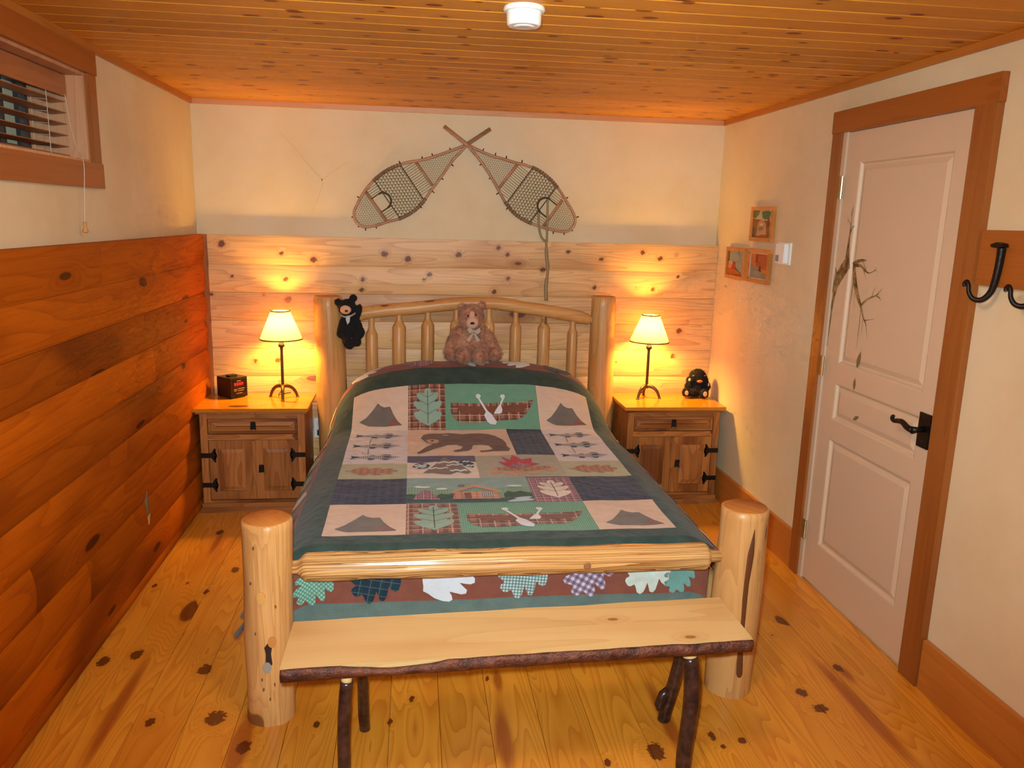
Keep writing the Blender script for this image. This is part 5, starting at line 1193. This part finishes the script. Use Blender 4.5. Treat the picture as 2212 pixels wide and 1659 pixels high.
build_picture(-.228, -.492, 1.338, 1.516, 'small framed lakeside picture nearest the rear corner', [
    ((170, 96, 46), [(0, 0), (1, 0), (1, .06), (.6, .22), (.35, .42), (0, .5)]), ((206, 150, 76), [(.05, .30), (.2, .28), (.32, .46), (.2, .6), (.06, .52)]), ((196, 176, 84), [(.05, .46), (.26, .44), (.28, .54), (.08, .58)]),
    ((172, 62, 58), [(.30, .24), (.46, .26), (.48, .5), (.40, .58), (.28, .46)]), ((104, 76, 44), [(0, .55), (.1, .6), (.06, .98), (0, .98)])], (136, 146, 140))
build_picture(-.538, -.802, 1.340, 1.520, 'small framed street scene picture beside the thermostat', [
    ((190, 116, 62), [(0, .6), (.4, .38), (1, .16), (1, 1), (0, 1)]), ((170, 88, 48), [(.35, .5), (.62, .42), (1, .35), (1, 1), (.35, 1)]), ((120, 66, 36), [(.32, .62), (.42, .62), (.42, .98), (.32, .98)]), ((96, 64, 40), [(.5, .32), (.66, .30), (.62, .5), (.54, .5)]),
    ((136, 128, 84), [(.6, .2), (1, .06), (1, .2), (.8, .26)])], (134, 136, 126), (226, 186, 150))
th = empty('thermostat', (W, -.94, 1.455), 'white wall thermostat beside the framed pictures', 'thermostat')
obj('backplate', bx((W-.010, -1.005, 1.455), (W-.0005, -.880, 1.562)), M['white'], th, bevel=.003)
cv_ = obj('cover', bx((W-.032, -.985, 1.462), (W-.0105, -.892, 1.556)), M['white'], th, bevel=.004, seg=2)
obj('grey_window', bx((W-.0335, -.935, 1.468), (W-.0318, -.900, 1.500)), flat(150, 136, 136, .5), cv_)

# coat rack with railway-spike hooks
cr = empty('coat_rack', (W, -2.75, 1.42), 'pine board coat rack with forged iron hooks right of the door', 'coat rack')
obj('board', bx((W-.020, -3.45, 1.470), (W-.0005, -2.352, 1.647)), M['trim'], cr, bevel=.002)
for yh in (-2.452, -2.637, -2.82, -3.01, -3.20):
    xb = W-.021
    P = catmull([(xb-.010, yh-.012, 1.592), (xb-.010, yh-.010, 1.54), (xb-.012, yh-.006, 1.49), (xb-.016, yh+.002, 1.452), (xb-.030, yh+.018, 1.428), (xb-.046, yh+.038, 1.430), (xb-.056, yh+.048, 1.450), (xb-.058, yh+.051, 1.472), (xb-.058, yh+.060, 1.483), (xb-.058, yh+.070, 1.477), (xb-.058, yh+.068, 1.467)], 5)
    n = len(P); h = obj('hook', tube(B(), P, [.0130-.0065*min(1, i/(n*.62)) for i in range(n)], 8), M['iron'], cr, smooth=True, angle=.9)
    obj('spike_head', prism(B(), [(-.022, -.004), (-.018, .006), (.004, .010), (.030, .002), (.024, -.006), (.0, -.008)], lambda u, v, t: (xb-.003-t, yh-.010+u, 1.600+v), 0, .024), M['iron'], h)

# ------------------------------------------------------------------ smoke detector, outlet
sd = empty('smoke_detector', (1.543, -2.29, 2.19), 'white round smoke detector on the pine ceiling', 'smoke detector')
obj('base_ring', lathe(B(), [(.058, ZC-.014), (.0615, ZC-.010), (.0615, ZC-.004), (.059, ZC-.0005)], 1.543, -2.29, 40), M['white'], sd, smooth=True, angle=.7)
obj('housing', lathe(B(), [(.030, ZC-.054), (.046, ZC-.053), (.0505, ZC-.048), (.0515, ZC-.030), (.0515, ZC-.0145)], 1.543, -2.29, 40), M['white'], sd, smooth=True, angle=.7)
obj('test_ring', lathe(B(), [(.016, ZC-.0565), (.024, ZC-.0575), (.031, ZC-.056), (.033, ZC-.0535)], 1.543, -2.29, 32), flat(222, 214, 206, .25), sd, smooth=True)
wo = empty('wall_outlet', (.665, -.05, .34), 'white wall outlet between the left nightstand and the bed', 'outlet')
obj('cover_plate', bx((.630, -.053, .325), (.700, -.0460, .445)), M['white'], wo, bevel=.002)
obj('socket_face', bx((.648, -.0555, .395), (.682, -.0532, .430)), flat(214, 214, 206, .4), wo, bevel=.001)
obj('plug', bx((.650, -.080, .345), (.680, -.0535, .375)), M['black'], wo, bevel=.004)
